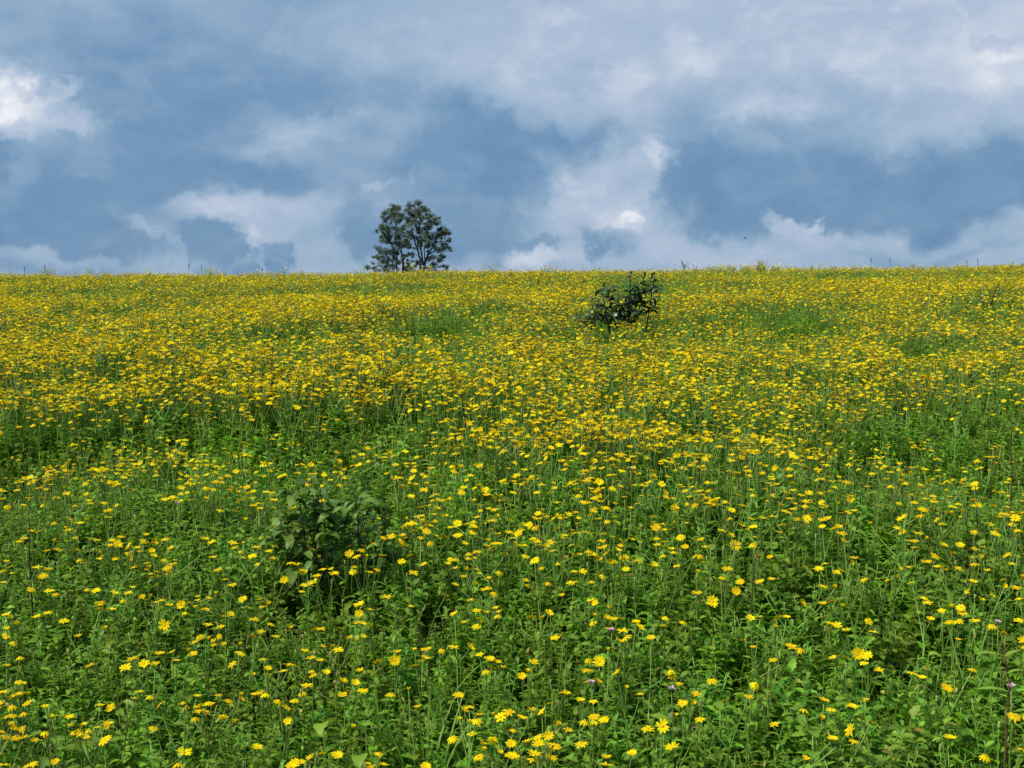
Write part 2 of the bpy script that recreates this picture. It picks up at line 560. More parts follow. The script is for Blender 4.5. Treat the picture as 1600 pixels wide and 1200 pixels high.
def flower_geo(mb, petals=12, R_=.02, cup=.3, seed=0, disc=True, pm=0, dm=1, bm=2, mw=None, curl=.25):
    """a daisy: petals round a domed disc, green calyx below; radius R_"""
    rr = random.Random(seed)
    mw = mw or Matrix()
    for k in range(petals):
        a = 2 * math.pi * (k + rr.uniform(-.18, .18)) / petals
        c = cup + .12 + rr.uniform(-.18, .18)
        ln = R_ * rr.uniform(.88, 1.06); w = R_ * rr.uniform(.125, .17)
        r0 = R_ * .18
        pr = [(r0, .5), (r0 + (ln - r0) * .45, 1.0), (r0 + (ln - r0) * .8, .92), (ln, .35)]
        vs = []
        for (r, wf) in pr:
            u = (r - r0)
            z = u * math.sin(c) - curl * u * u / R_
            x = r0 + u * math.cos(c)
            for sg in (-1, 1):
                vs.append((x, sg * w * wf, z + .12 * w))
        fs = [(0, 1, 3, 2), (2, 3, 5, 4), (4, 5, 7, 6)]
        mb.add(vs, fs, pm, rr.uniform(0, 1), mw @ Matrix.Rotation(a, 4, 'Z'))
    if disc:
        disc_geo(mb, R_, dm, mw)
    vs = [(0, 0, -R_ * .30)]; fs = []
    n = 6
    for j in range(n):
        th = 2 * math.pi * j / n
        vs.append((R_ * .27 * math.cos(th), R_ * .27 * math.sin(th), -R_ * .02))
    for j in range(n):
        fs.append((0, 1 + (j + 1) % n, 1 + j))
    mb.add(vs, fs, bm, rr.uniform(0, 1), mw)

def disc_geo(mb, R_, dm, mw=None):
    vs, fs = [], []
    n = 7
    for (r, z) in ((.26, .02), (.18, .11)):
        for j in range(n):
            th = 2 * math.pi * j / n
            vs.append((R_ * r * math.cos(th), R_ * r * math.sin(th), R_ * z))
    vs.append((0, 0, R_ * .13))
    for j in range(n):
        j2 = (j + 1) % n
        fs.append((j, j2, n + j2, n + j)); fs.append((n + j, n + j2, 2 * n))
    mb.add(vs, fs, dm, random.random(), mw)

# ------------------------------------------------------------------ ground sheet, far hill
def build_ground():
    xs = np.unique(np.concatenate([np.linspace(-28, 28, 113), np.array([-9000, -3000, -1000, -400, -150, -70, -40, 40, 70, 150, 400, 1000, 3000, 9000], float)]))
    ys = np.unique(np.concatenate([np.linspace(-4, 44, 145), np.array([-6000, -1500, -300, -60, -20, 50, 65, 90, 120, 150, 200, 300, 500, 900, 1500, 3000, 6000, 12000], float)]))
    X, Y = np.meshgrid(xs, ys)
    Z = ground(X, Y)
    V = np.stack([X.ravel(), Y.ravel(), Z.ravel()], 1)
    nx, ny = len(xs), len(ys)
    fs = [(j * nx + i, j * nx + i + 1, (j + 1) * nx + i + 1, (j + 1) * nx + i) for j in range(ny - 1) for i in range(nx - 1)]
    me = bpy.data.meshes.new('ground'); me.from_pydata(V.tolist(), [], fs)
    me.polygons.foreach_set('use_smooth', np.ones(len(fs), dtype=bool))
    me.materials.append(M['soil'])
    o = link('ground', me); o['kind'] = 'structure'

def build_hill():
    d = ray(1726, 430); base = Vector((d.x, d.y, 0)).normalized() * 1900.0
    vs, fs = [], []
    nr, na = 16, 40
    for i in range(nr + 1):
        t = i / nr
        for j in range(na):
            a = 2 * math.pi * j / na
            r = 330 * t * (1 + .10 * math.sin(3 * a + 1) + .06 * math.sin(7 * a))
            z = -40 + 92 * (math.cos(math.pi * t) * .5 + .5) ** 1.2 * (1 + .05 * math.sin(5 * a + 9 * t)) + 2.5 * math.sin(13 * a + 20 * t) * (1 - t)
            vs.append((r * math.cos(a), .6 * r * math.sin(a), z))
    for i in range(nr):
        for j in range(na):
            j2 = (j + 1) % na
            fs.append((i * na + j, (i + 1) * na + j, (i + 1) * na + j2, i * na + j2))
    me = bpy.data.meshes.new('hill'); me.from_pydata(vs, [], fs)
    me.polygons.foreach_set('use_smooth', np.ones(len(fs), dtype=bool))
    me.materials.append(M['hill'])
    o = link('hill', me); o.location = base; o['kind'] = 'structure'
build_ground()
build_hill()

# ------------------------------------------------------------------ trees on the plateau
def tree(name, label, dist, root_px, limbs, clumps, seed, zo=(540, 280), zs=7.2727):
    """limbs and clumps are measured on an enlargement of the photo and set at the tree's distance with depth of their own"""
    rr = random.Random(seed)
    mpp = dist / F
    def P(X, Y, dep=0.0):
        px, py = zo[0] + X / zs, zo[1] + Y / zs
        d = ray(px, py); s = dist / d.y
        return EYE + d * s + Vector((0, dep, 0))
    root = P(root_px[0], root_px[1]); gzr = gz(root.x, root.y)
    base = Vector((root.x, root.y, gzr))
    t = thing(name, base, label, 'tree')
    tr = MB(); pts_all = []
    for (pl, r0, r1, dep) in limbs:
        pts = []
        for i, (X, Y) in enumerate(pl):
            q = P(X, Y, dep * i / max(1, len(pl) - 1)) - base
            pts.append(q)
        if pl[0][1] >= 990:
            pts.insert(0, Vector((pts[0].x * .8, pts[0].y * .5, -.1)))
        out = []
        for a, b in zip(pts[:-1], pts[1:]):
            for k in range(4):
                out.append(a.lerp(b, k / 4) + Vector((rr.uniform(-.06, .06), rr.uniform(-.06, .06), 0)))
        out.append(pts[-1])
        tr.tube(out, r0, r1, 6, 0, rr.random())
        pts_all += [p for p in out if p.z > 1.5]
    br = MB(); cr = MB()
    extra = [(X + rr.gauss(0, 30), Y + rr.gauss(12, 30), rr.uniform(12, 22)) for (X, Y, r) in clumps if 300 < Y < 960 for _ in range(2)]
    for (X, Y, r) in clumps + extra:
        c = P(X, Y, rr.uniform(-1.6, 1.6)) - base
        rad = r / zs * mpp * 1.04
        # a branch from the nearest limb point below
        cand = sorted(pts_all, key=lambda q: (q - c).length + max(0, q.z - c.z + .3) * 3)
        a = cand[0]
        mid = a.lerp(c, .5) + Vector((rr.uniform(-.15, .15), rr.uniform(-.15, .15), -.12))
        br.tube(bez(a, mid, c, 5), .035, .012, 4, 0, rr.random())
        for _ in range(4):
            e = c + Vector((rr.gauss(0, .6), rr.gauss(0, .6), rr.gauss(.2, .5))) * rad
            br.tube([c.lerp(a, .25), c.lerp(e, .5), e], .014, .006, 3, 0, rr.random())
        n = int(70 + 1100 * rad * rad)
        tone = rr.uniform(-.25, .3)
        subs = [(c + Vector((rr.gauss(0, .5), rr.gauss(0, .6), rr.gauss(0, .45))) * rad) for _ in range(7)]
        for _ in range(n):
            s = rr.choice(subs)
            p = s + Vector((rr.gauss(0, .30), rr.gauss(0, .3), rr.gauss(0, .25))) * rad
            ln = rr.uniform(.12, .24); w = ln * rr.uniform(.28, .42)
            q = Euler((rr.uniform(-1.5, .5), rr.uniform(-.8, .8), rr.uniform(0, 6.28))).to_matrix()
            vs = [p + q @ Vector(k) for k in ((0, 0, 0), (-w / 2, ln * .5, .02), (0, ln, -.02), (w / 2, ln * .5, .02))]
            cr.add(vs, [(0, 1, 2, 3)], 0, min(1, max(0, rr.uniform(.1, .75) + tone)))
    tr.build('trunk', [M['bark']], t)
    b = br.build('branches', [M['bark']], t); b['kind'] = 'stuff'
    c = cr.build('crown', [M['tree_leaf']], t)
    return t

tree('slender_tree', 'narrower tree on the left of the pair standing on the hilltop', 152, (620, 1010),
     [([(655, 1010), (640, 860), (605, 720), (575, 560), (552, 400), (552, 320)], .20, .04, .3),
      ([(578, 1010), (590, 860), (610, 720), (640, 560)], .15, .04, -.4),
      ([(590, 860), (520, 740), (470, 600), (450, 450)], .10, .03, .6),
      ([(578, 1010), (500, 900), (430, 820), (400, 760)], .09, .03, -.6)],
     [(555, 305, 45), (500, 345, 48), (600, 340, 42), (450, 380, 40), (530, 400, 52), (620, 430, 45), (470, 450, 46),
      (560, 480, 50), (415, 540, 45), (500, 560, 56), (590, 570, 50), (440, 620, 48), (540, 640, 48), (620, 650, 42),
      (480, 690, 42), (425, 690, 30), (560, 720, 36), (380, 800, 42), (450, 810, 46), (530, 800, 40), (400, 880, 42),
      (480, 900, 46), (550, 900, 36), (345, 870, 28), (380, 960, 40), (460, 980, 42), (540, 980, 38), (308, 950, 20),
      (315, 1000, 25), (700, 870, 22), (705, 960, 26), (690, 750, 22), (730, 1000, 34), (400, 540, 25), (390, 650, 22), (640, 760, 30), (660, 560, 34), (650, 700, 26), (560, 830, 40), (600, 800, 30), (700, 1010, 30), (660, 900, 22), (350, 1040, 36), (440, 1040, 40), (530, 1040, 40), (600, 1030, 34), (690, 1050, 36), (610, 940, 26)], 3)
tree('spreading_tree', 'taller rounded tree with forked trunk, right of the hilltop pair', 147, (885, 1010),
     [([(890, 1010), (905, 940), (935, 850), (985, 770), (1020, 690), (1050, 600)], .24, .04, .5),
      ([(856, 1010), (848, 900), (805, 770), (770, 650), (745, 520), (740, 380)], .19, .04, -.5),
      ([(880, 980), (866, 860), (855, 720), (838, 560), (835, 400), (830, 310)], .15, .03, .2),
      ([(905, 940), (890, 800), (915, 680), (940, 560)], .10, .03, -.8),
      ([(935, 850), (1030, 800), (1110, 740)], .09, .03, .8)],
     [(830, 262, 42), (735, 290, 40), (790, 330, 52), (880, 330, 42), (700, 370, 42), (760, 400, 52), (840, 400, 42),
      (912, 340, 30), (700, 450, 42), (780, 480, 54), (870, 450, 36), (980, 430, 42), (1030, 440, 34), (940, 540, 54),
      (1010, 500, 40), (870, 560, 40), (720, 550, 46), (790, 580, 42), (1080, 560, 46), (1122, 610, 42), (1180, 620, 18),
      (960, 630, 44), (1040, 650, 44), (880, 680, 34), (770, 640, 28), (1100, 710, 32), (1178, 680, 18), (1172, 770, 24),
      (1010, 740, 38), (930, 760, 32), (950, 830, 24), (1110, 780, 28), (1100, 860, 25), (1080, 910, 32), (1020, 960, 36),
      (1100, 980, 32), (1150, 990, 20), (990, 1000, 32), (760, 930, 18), (660, 420, 22), (1150, 580, 20), (720, 640, 34), (690, 700, 26), (730, 760, 26), (820, 660, 34), (850, 760, 24), (960, 710, 36), (900, 620, 36), (1060, 800, 30), (1000, 880, 26), (960, 900, 20), (740, 840, 26), (1080, 620, 34), (940, 470, 36), (770, 1030, 32), (830, 1045, 26), (940, 1040, 34), (1040, 1050, 38), (1130, 1040, 28), (800, 930, 20), (980, 960, 26)], 5)

# ------------------------------------------------------------------ shrubs with large leaves
def shrub(name, label, base_px, dist_off, tips, zo, zs, mat, leaf_len, seed, nleaf=(3, 6), lw=.38, stem_r=.007, group=None, spread=.12, lobe=.07, curl=(.9, 1.7)):
    rr = random.Random(seed)
    b = hit(*base_px); by = b.y + dist_off
    d = ray(*base_px)
    base = Vector((d.x / d.y * by, by, 0)); base.z = gz(base.x, base.y)
    t = thing(name, base, label, 'shrub', group)
    def P(X, Y, dep):
        px, py = zo[0] + X / zs, zo[1] + Y / zs
        q = ray(px, py)
        return EYE + q * ((by + dep) / q.y) - base
    meshes = []
    for k in range(9):
        mb = MB()
        ln = leaf_len * rr.uniform(.65, 1.1)
        vs, fs = leaf_geo(ln, ln * lw * rr.uniform(.85, 1.1), 8, rr.uniform(.15, .4), rr.uniform(.2, .6), rr.uniform(*curl), lobe, .85, .09, k)
        mb.add(vs, fs, 0, rr.uniform(.1, 1))
        meshes.append(mb.mesh('leaf', [mat]))
    tp = [P(X, Y, rr.uniform(-spread, spread)) for (X, Y) in tips]
    tp.sort(key=lambda p: p.x)
    nb = max(1, len(tp) // 7)
    parts = [tp[i * len(tp) // nb:(i + 1) * len(tp) // nb] for i in range(nb)]
    for gi, gp in enumerate(parts):
        top = max(gp, key=lambda p: p.z)
        root = Vector(((gi - (nb - 1) / 2) * .025 + rr.uniform(-.01, .01), rr.uniform(-.03, .03), -.02))
        cx = sum(p.x for p in gp) / len(gp)
        main = bez(root, Vector((cx * .5 + root.x * .5, 0, top.z * .5)), top, 10)
        st = MB(); st.tube(main, stem_r, stem_r * .45, 6, 0, rr.random())
        st.build('stem', [M['bark']], t)
        for tip in gp:
            if tip is top:
                pts = main[4:]
            else:
                cand = [q for q in main[2:] if q.z < tip.z - .02] or [main[3]]
                a = cand[-1] if rr.random() < .6 else rr.choice(cand[-3:])
                pts = bez(a, a.lerp(tip, .5) + Vector((0, 0, -.15 * (tip - a).length)), tip, 6)
                br = MB(); br.tube(pts, stem_r * .5, stem_r * .25, 4, 0, rr.random())
                br.build('twig', [M['bark']], t)
            for k in range(rr.randint(*nleaf)):
                u = 1 - .12 * k * rr.uniform(.6, 1.2)
                n6 = len(pts) - 1
                i = min(n6 - .001, max(0, u * n6)); p = pts[int(i)].lerp(pts[int(i) + 1], i - int(i))
                link('leaf', rr.choice(meshes), t, aim(p, k * 2.4 + rr.uniform(-.6, .6), rr.uniform(-.5, .4), rr.uniform(-.4, .4), rr.uniform(.6, 1.2)))
    return t

shrub('dark_shrub', 'dark bushy shrub with drooping leaves rising above yellow flowers near the skyline', (985, 495), .05,
      [(500, 560), (470, 500), (440, 610), (420, 660), (490, 640), (1140, 470), (1150, 400), (1120, 540), (380, 640), (600, 700), (760, 690), (820, 560), (700, 640), (930, 640), (580, 620), (660, 560), (790, 600), (580, 340), (540, 430), (640, 390), (700, 430), (820, 245), (840, 280), (980, 235), (1090, 235), (1040, 320), (1130, 330), (900, 330),
       (820, 400), (1080, 450), (1000, 420), (620, 500), (700, 520), (950, 520), (960, 580), (880, 600), (690, 610), (740, 620),
       (640, 660), (770, 500), (850, 470), (900, 420), (760, 440), (1020, 380), (830, 650), (900, 680), (680, 560), (590, 440), (860, 540), (930, 460)],
      (860, 390), 6.6667, M['shrub'], .095, 11, (8, 13), spread=.22)
shrub('low_shrub', 'low dark leafy sprig just left of the dark shrub below the skyline', (915, 498), .02,
      [(340, 670), (270, 690), (390, 690), (480, 580), (520, 640), (560, 690), (320, 730)], (860, 390), 6.6667, M['shrub'], .08, 12, (5, 8))
shrub('broad_leaved_shrub', 'broad-leaved green shrub with dark hollows among the flowers, left of centre', (505, 846), .05,
      [(560, 260), (470, 300), (390, 330), (620, 300), (520, 360), (650, 380), (560, 450), (640, 540), (470, 500), (550, 600), (680, 640), (700, 500), (420, 430),
       (520, 680), (610, 700), (720, 730), (330, 480), (300, 560), (360, 600), (330, 660), (430, 640), (480, 760), (600, 780), (700, 800), (560, 820), (380, 740), (270, 640), (380, 520), (600, 420), (480, 400), (660, 470)],
      (360, 690), 4.4444, M['broad'], .095, 13, (8, 12), .40, .004, spread=.15, curl=(1.1, 2.3))
shrub('broad_leaved_sapling', 'green sapling with dark stem and broad leaves beside the broad-leaved shrub', (572, 842), .06,
      [(930, 310), (850, 320), (1000, 330), (800, 390), (740, 430), (880, 440), (990, 450), (900, 540), (790, 560), (1090, 680), (1060, 560), (740, 620), (960, 600), (820, 680), (1010, 700), (870, 360), (1150, 620), (1180, 740), (1120, 780), (1010, 800), (900, 780), (800, 800), (1200, 660), (1080, 440)],
      (360, 690), 4.4444, M['broad'], .085, 14, (6, 9), .40, .0045, spread=.15, curl=(1.0, 2.0))
shrub('small_shrub', 'small dark shrub half sunk in flowers near the right skyline', (1535, 472), .1,
      [(1290, 340), (1340, 310), (1390, 330), (1440, 250), (1450, 300), (1330, 360), (1470, 320)], (1200, 380), 4.0, M['broad'], .08, 15, (3, 4))

# ------------------------------------------------------------------ flowering plants: prototypes
LEAVES = []
for k in range(10):
    mb = MB()
    ln = random.uniform(.055, .10)
    vs, fs = leaf_geo(ln, ln * random.uniform(.30, .48), 6 if k % 2 else 5, random.uniform(.1, .5), random.uniform(0, .5), random.uniform(.5, 1.5), .28 if k % 3 else 0, random.uniform(.75, 1.1), .06, k)
    mb.add(vs, fs, 0, random.random())
    LEAVES.append(mb)
LEAF_MESH = [mb.mesh('leaf', [M['leaf']]) for mb in LEAVES]

FLOWER_R = .020
FSPEC = [(12, .22, .25), (13, .38, .30), (11, .10, .35), (12, .55, .35), (10, .30, .15), (12, -.05, .45), (9, .75, .45), (13, .18, .1), (10, 1.05, .30), (11, -.35, .5), (8, .45, .5)]
FLOWER_MESH = []
for k, (np_, cup, curl) in enumerate(FSPEC):
    mb = MB(); flower_geo(mb, np_, FLOWER_R, cup, 40 + k, False, 0, 1, 1, None, curl)
    FLOWER_MESH.append(mb.mesh('flower', [M['petal'], M['bud']]))
mb = MB(); disc_geo(mb, FLOWER_R, 0); DISC_MESH = mb.mesh('flower_centre', [M['disc']])

def flower_mw(p, rr, face=False, sc=1.0):
    if face:
        q = Matrix.Rotation(R(rr.uniform(48, 62)), 4, 'X')
    else:
        q = Matrix.Rotation(rr.uniform(0, 6.28), 4, 'Z') @ Matrix.Rotation(abs(rr.gauss(0, R(20))), 4, 'X')
    return Matrix.Translation(p) @ q @ Matrix.Rotation(rr.uniform(0, 6.28), 4, 'Z') @ Matrix.Scale(sc, 4)

def plan_plant(heads, H, rr, nleaf=(6, 10)):
    """stem polylines and leaf matrices of a plant whose flower heads are given relative to its base"""
    c = sum((h for h in heads), Vector()) / len(heads)
    node = Vector((c.x * .55 + rr.uniform(-.02, .02), c.y * .55 + rr.uniform(-.02, .02), min(h.z for h in heads) * rr.uniform(.52, .68)))
    lean = Vector((node.x * .3 + rr.uniform(-.03, .03), node.y * .3 + rr.uniform(-.03, .03), node.z * .5))
    main = bez(Vector((0, 0, -.02)), lean, node, 5)
    tubes = [(main, .0034, .0026)]
    lv = []
    # tallest head carries the stem on, the others branch from it
    order = sorted(heads, key=lambda h: -h.z)
    lead = bez(node, node.lerp(order[0], .5) + Vector((rr.uniform(-.015, .015), rr.uniform(-.015, .015), .01)), order[0], 5)
    tubes.append((lead, .0025, .0015))
    for h in order[1:]:
        k = rr.uniform(.0, .55)
        i = k * 5; a = lead[int(i)].lerp(lead[int(i) + 1], i - int(i))
        if a.z > h.z - .03:
            a = main[4].copy() if rr.random() < .5 else node.copy()
        mid = a.lerp(h, .55); mid += Vector((h.x - a.x, h.y - a.y, 0)) * .18 + Vector((0, 0, .01 - .1 * (mid - a).length))
        tubes.append((bez(a, mid, h, 5), .0024, .0016))
        lv.append(aim(a, rr.uniform(0, 6.28), rr.uniform(.1, .7), 0, rr.uniform(.4, .7)))
    n = rr.randint(*nleaf)
    for k in range(n):
        u = .25 + .75 * (k + rr.random() * .6) / n
        i = min(4.999, u * 5); p = main[int(i)].lerp(main[int(i) + 1], i - int(i))
        lv.append(aim(p, k * 2.6 + rr.uniform(-.5, .5), rr.uniform(.0, .8), rr.uniform(-.3, .3), rr.uniform(.75, 1.25) * (1.15 - .45 * u)))
    return tubes, lv

def random_heads(rr, n, H, spread):
    hs = []
    for _ in range(n):
        for _try in range(20):
            a, r = rr.uniform(0, 6.28), spread * math.sqrt(rr.random())
            h = Vector((r * math.cos(a), r * math.sin(a), H * rr.uniform(.86, 1.02)))
            if all((h - q).length > .026 for q in hs):
                break
        hs.append(h)
    return hs

PLANT_PROTO = []
def proto_plant(k, n):
    rr = random.Random(100 + k)
    hs = random_heads(rr, n, .5, rr.uniform(.055, .11))
    tubes, lv = plan_plant(hs, .5, rr, (7, 11))
    mb = MB()
    for (p, a, b) in tubes:
        mb.tube(p, a, b, 3, 3, rr.random())
    for m in lv:
        l = rr.choice(LEAVES)
        mb.add(l.v, l.f, 4, rr.random(), m)
    for h in hs:
        np_, cup, curl = rr.choice(FSPEC)
        flower_geo(mb, np_, FLOWER_R * rr.uniform(.64, .98), cup, rr.randint(0, 9999), True, 0, 1, 2, flower_mw(h, rr), curl)
    # a bud or two
    for _ in range(rr.randint(0, 2)):
        p = rr.choice(hs) + Vector((rr.uniform(-.05, .05), rr.uniform(-.05, .05), -.03))
        mb.tube([p - Vector((0, 0, .07)), p], .0012, .0012, 3, 3, .5)
        mb.tube([p, p + Vector((0, 0, .007)), p + Vector((0, 0, .012))], .004, .003, 5, 2, .8)
    return bpy.data.objects.new('flower_source', mb.mesh('flowering_plants', [M['petal'], M['disc'], M['bud'], M['stem'], M['leaf']]))
for k in range(14):
    PLANT_PROTO.append(proto_plant(k, [4, 5, 6, 7, 5, 9, 6, 3, 7, 10, 6, 4, 8, 7][k]))

# ------------------------------------------------------------------ weeds and grass: prototypes
def weed_proto(k):
    rr = random.Random(300 + k)
    mb = MB()
    H = .40
    kind = k % 4
    nst = [3, 2, 3, 4][kind]
    for s in range(nst):
        a = rr.uniform(0, 6.28)
        h = H * rr.uniform(.75, 1.0)
        top = Vector((math.cos(a), math.sin(a), 0)) * rr.uniform(.03, .12) + Vector((0, 0, h))
        pts = bez(Vector((rr.uniform(-.02, .02), rr.uniform(-.02, .02), -.02)), Vector((top.x * .2, top.y * .2, h * .55)), top, 6)
        mb.tube(pts, .0032, .0014, 3, 1, rr.random())
        nn = [10, 13, 9, 13][kind]
        for j in range(nn):
            u = .22 + .78 * (j + .5) / nn
            i = min(5.999, u * 6); p = pts[int(i)].lerp(pts[int(i) + 1], i - int(i))
            for side in (0, 1):
                az = j * 1.57 + side * math.pi + rr.uniform(-.35, .35)
                ln = [.052, .038, .062, .055][kind] * rr.uniform(.7, 1.2) * (1.15 - .55 * u)
                w = ln * [.46, .36, .50, .22][kind]
                vs, fs = leaf_geo(ln, w, 8 if kind == 2 else 6, rr.uniform(.1, .45), rr.uniform(.1, .6), rr.uniform(.5, 1.5), .22 if kind == 2 else 0, rr.uniform(.75, 1.0), .05, rr.randint(0, 999))
                mb.add(vs, fs, 0, rr.random(), aim(p, az, rr.uniform(-.1, .6), rr.uniform(-.3, .3)))
    return bpy.data.objects.new('weed_source', mb.mesh('leafy_weeds', [M['weed'], M['stem']]))
WEED_PROTO = [weed_proto(k) for k in range(12)]

def blade(mb, p, az, ln, w, lean, curve, n=6, mat=0, tint=.5):
    vs, fs = [], []
    y = z = 0.0; an = math.pi / 2 - lean
    for i in range(n + 1):
        t = i / n
        ww = w * .5 * (1 - t ** 2.2) * (.6 + .4 * min(1, t * 4))
        if i < n:
            vs += [(-ww, y, z), (ww, y, z)]
        else:
            vs.append((0, y, z))
        y += ln / n * math.cos(an); z += ln / n * math.sin(an)
        an -= curve / n * (.4 + 1.2 * t)
    for i in range(n - 1):
        fs.append((2 * i, 2 * i + 1, 2 * i + 3, 2 * i + 2))
    fs.append((2 * n - 2, 2 * n - 1, 2 * n))
    mb.add(vs, fs, mat, tint, Matrix.Translation(p) @ Matrix.Rotation(az, 4, 'Z'))

def grass_proto(k):
    rr = random.Random(500 + k)
    mb = MB()
    for _ in range(rr.randint(9, 15)):
        p = Vector((rr.gauss(0, .018), rr.gauss(0, .018), -.02))
        blade(mb, p, rr.uniform(0, 6.28), .44 * rr.uniform(.55, 1.05), rr.uniform(.005, .010), rr.uniform(.05, .45), rr.uniform(.2, 1.6), 6, 0, rr.random())
    return bpy.data.objects.new('grass_source', mb.mesh('grass', [M['grass']]))
GRASS_PROTO = [grass_proto(k) for k in range(8)]

# ------------------------------------------------------------------ scattering
def scatter(name, protos, pts, rot, scl, idx, label=None):
    """one object: source plants set on points by geometry nodes"""
    me = bpy.data.meshes.new(name)
    n = len(pts)
    me.vertices.add(n)
    me.vertices.foreach_set('co', np.asarray(pts, np.float32).ravel())
    a = me.attributes.new('rot', 'FLOAT_VECTOR', 'POINT'); a.data.foreach_set('vector', np.asarray(rot, np.float32).ravel())
    a = me.attributes.new('scl', 'FLOAT', 'POINT'); a.data.foreach_set('value', np.asarray(scl, np.float32))
    a = me.attributes.new('idx', 'INT', 'POINT'); a.data.foreach_set('value', np.asarray(idx, np.int32))
    o = link(name, me); o['kind'] = 'stuff'
    if label:
        o['label'] = label
    g = bpy.data.node_groups.new(name, 'GeometryNodeTree')
    g.interface.new_socket('Geometry', in_out='INPUT', socket_type='NodeSocketGeometry')
    g.interface.new_socket('Geometry', in_out='OUTPUT', socket_type='NodeSocketGeometry')
    N, L = g.nodes, g.links
    gi, go = N.new('NodeGroupInput'), N.new('NodeGroupOutput')
    j = N.new('GeometryNodeJoinGeometry')
    for p in protos:
        oi = N.new('GeometryNodeObjectInfo'); oi.inputs['Object'].default_value = p; oi.inputs['As Instance'].default_value = False
        ti = N.new('GeometryNodeGeometryToInstance')
        L.new(oi.outputs['Geometry'], ti.inputs[0]); L.new(ti.outputs[0], j.inputs[0])
    def attr(nm, ty):
        a = N.new('GeometryNodeInputNamedAttribute'); a.data_type = ty; a.inputs['Name'].default_value = nm
        return a.outputs['Attribute']
    er = N.new('FunctionNodeEulerToRotation'); L.new(attr('rot', 'FLOAT_VECTOR'), er.inputs[0])
    ip = N.new('GeometryNodeInstanceOnPoints')
    L.new(gi.outputs[0], ip.inputs['Points']); L.new(j.outputs[0], ip.inputs['Instance'])
    ip.inputs['Pick Instance'].default_value = True
    L.new(attr('idx', 'INT'), ip.inputs['Instance Index'])
    L.new(er.outputs[0], ip.inputs['Rotation']); L.new(attr('scl', 'FLOAT'), ip.inputs['Scale'])
    L.new(ip.outputs[0], go.inputs[0])
    md = o.modifiers.new('scatter', 'NODES'); md.node_group = g
    return o

# where flowers are scarce or crowded: photo px, py, rx, ry, factor
GREEN = [(20, 680, 70, 40, .05), (690, 512, 85, 34, .15), (1240, 502, 95, 32, .12), (1440, 538, 65, 30, .12), (1090, 505, 60, 20, .5),
         (1530, 475, 70, 25, .5), (120, 485, 60, 14, .5), (250, 672, 140, 22, .45), (1420, 678, 180, 26, .3), (545, 800, 135, 75, .35),
         (520, 690, 110, 18, .5), (1050, 815, 120, 30, .45), (1330, 830, 130, 60, .5), (1100, 640, 60, 16, .5), (980, 452, 52, 26, .3),
         (1010, 440, 60, 14, .3), (350, 830, 60, 40, .6), (700, 640, 160, 20, .55), (400, 700, 40, 40, .7), (1280, 585, 40, 12, .4), (150, 570, 40, 10, .4)]
CROWD = [(330, 575, 190, 40, 1.5), (100, 605, 150, 26, 1.5), (1450, 560, 160, 40, 1.4), (850, 695, 240, 34, 1.5), (1350, 735, 170, 26, 1.8),
         (200, 730, 190, 30, 1.6), (1120, 735, 120, 22, 1.5), (640, 560, 220, 30, 1.3), (1000, 590, 200, 40, 1.2), (800, 520, 120, 20, 1.3)]

def factor(px, py):
    f = np.ones_like(px)
    for (x, y, rx, ry, k) in GREEN + CROWD:
        w = np.exp(-(((px - x) / rx) ** 2 + ((py - y) / ry) ** 2) * 1.2)
        f *= 1 + (k - 1) * np.clip(w * 1.5, 0, 1)
    return f

def projv(P):
    x, y, z = P[:, 0], P[:, 1], P[:, 2] - EYE.z
    dz = y * math.cos(PITCH) - z * math.sin(PITCH)
    v = y * math.sin(PITCH) + z * math.cos(PITCH)
    dz = np.maximum(dz, .2)
    return 800 + F * x / dz, 600 - F * v / dz

def field(density, y0, y1, margin=2.2):
    """jittered points over the wedge of meadow the photo shows, with some metres to spare"""
    A = []
    st = 1 / math.sqrt(density)
    ys = np.arange(y0, y1, st)
    for y in ys:
        half = .50 * y + margin
        xs = np.arange(-half, half, st)
        A.append(np.stack([xs + rng.uniform(-.6, .6, len(xs)) * st, np.full(len(xs), y) + rng.uniform(-.6, .6, len(xs)) * st], 1))
    return np.concatenate(A)

# shrubs stand in hollows of their own: keep the undergrowth lower in front of them
HOLLOW = []
for (px, py, r, k) in ((455, 850, .10, .6), (520, 860, .08, .7), (435, 885, .10, .65), (690, 870, .10, .7), (975, 495, .18, .95), (10, 690, .4, .8), (700, 1090, .16, .75), (930, 1110, .14, .7), (1215, 1080, .14, .7), (620, 1150, .16, .75)):
    h = hit(px, py); HOLLOW.append((h.x, h.y, r, k))
def hollow(x, y):
    f = np.ones_like(x)
    for (hx, hy, r, k) in HOLLOW:
        f *= 1 - (1 - k) * np.exp(-((x - hx) ** 2 + (y - hy) ** 2) / (r * r))
    return f

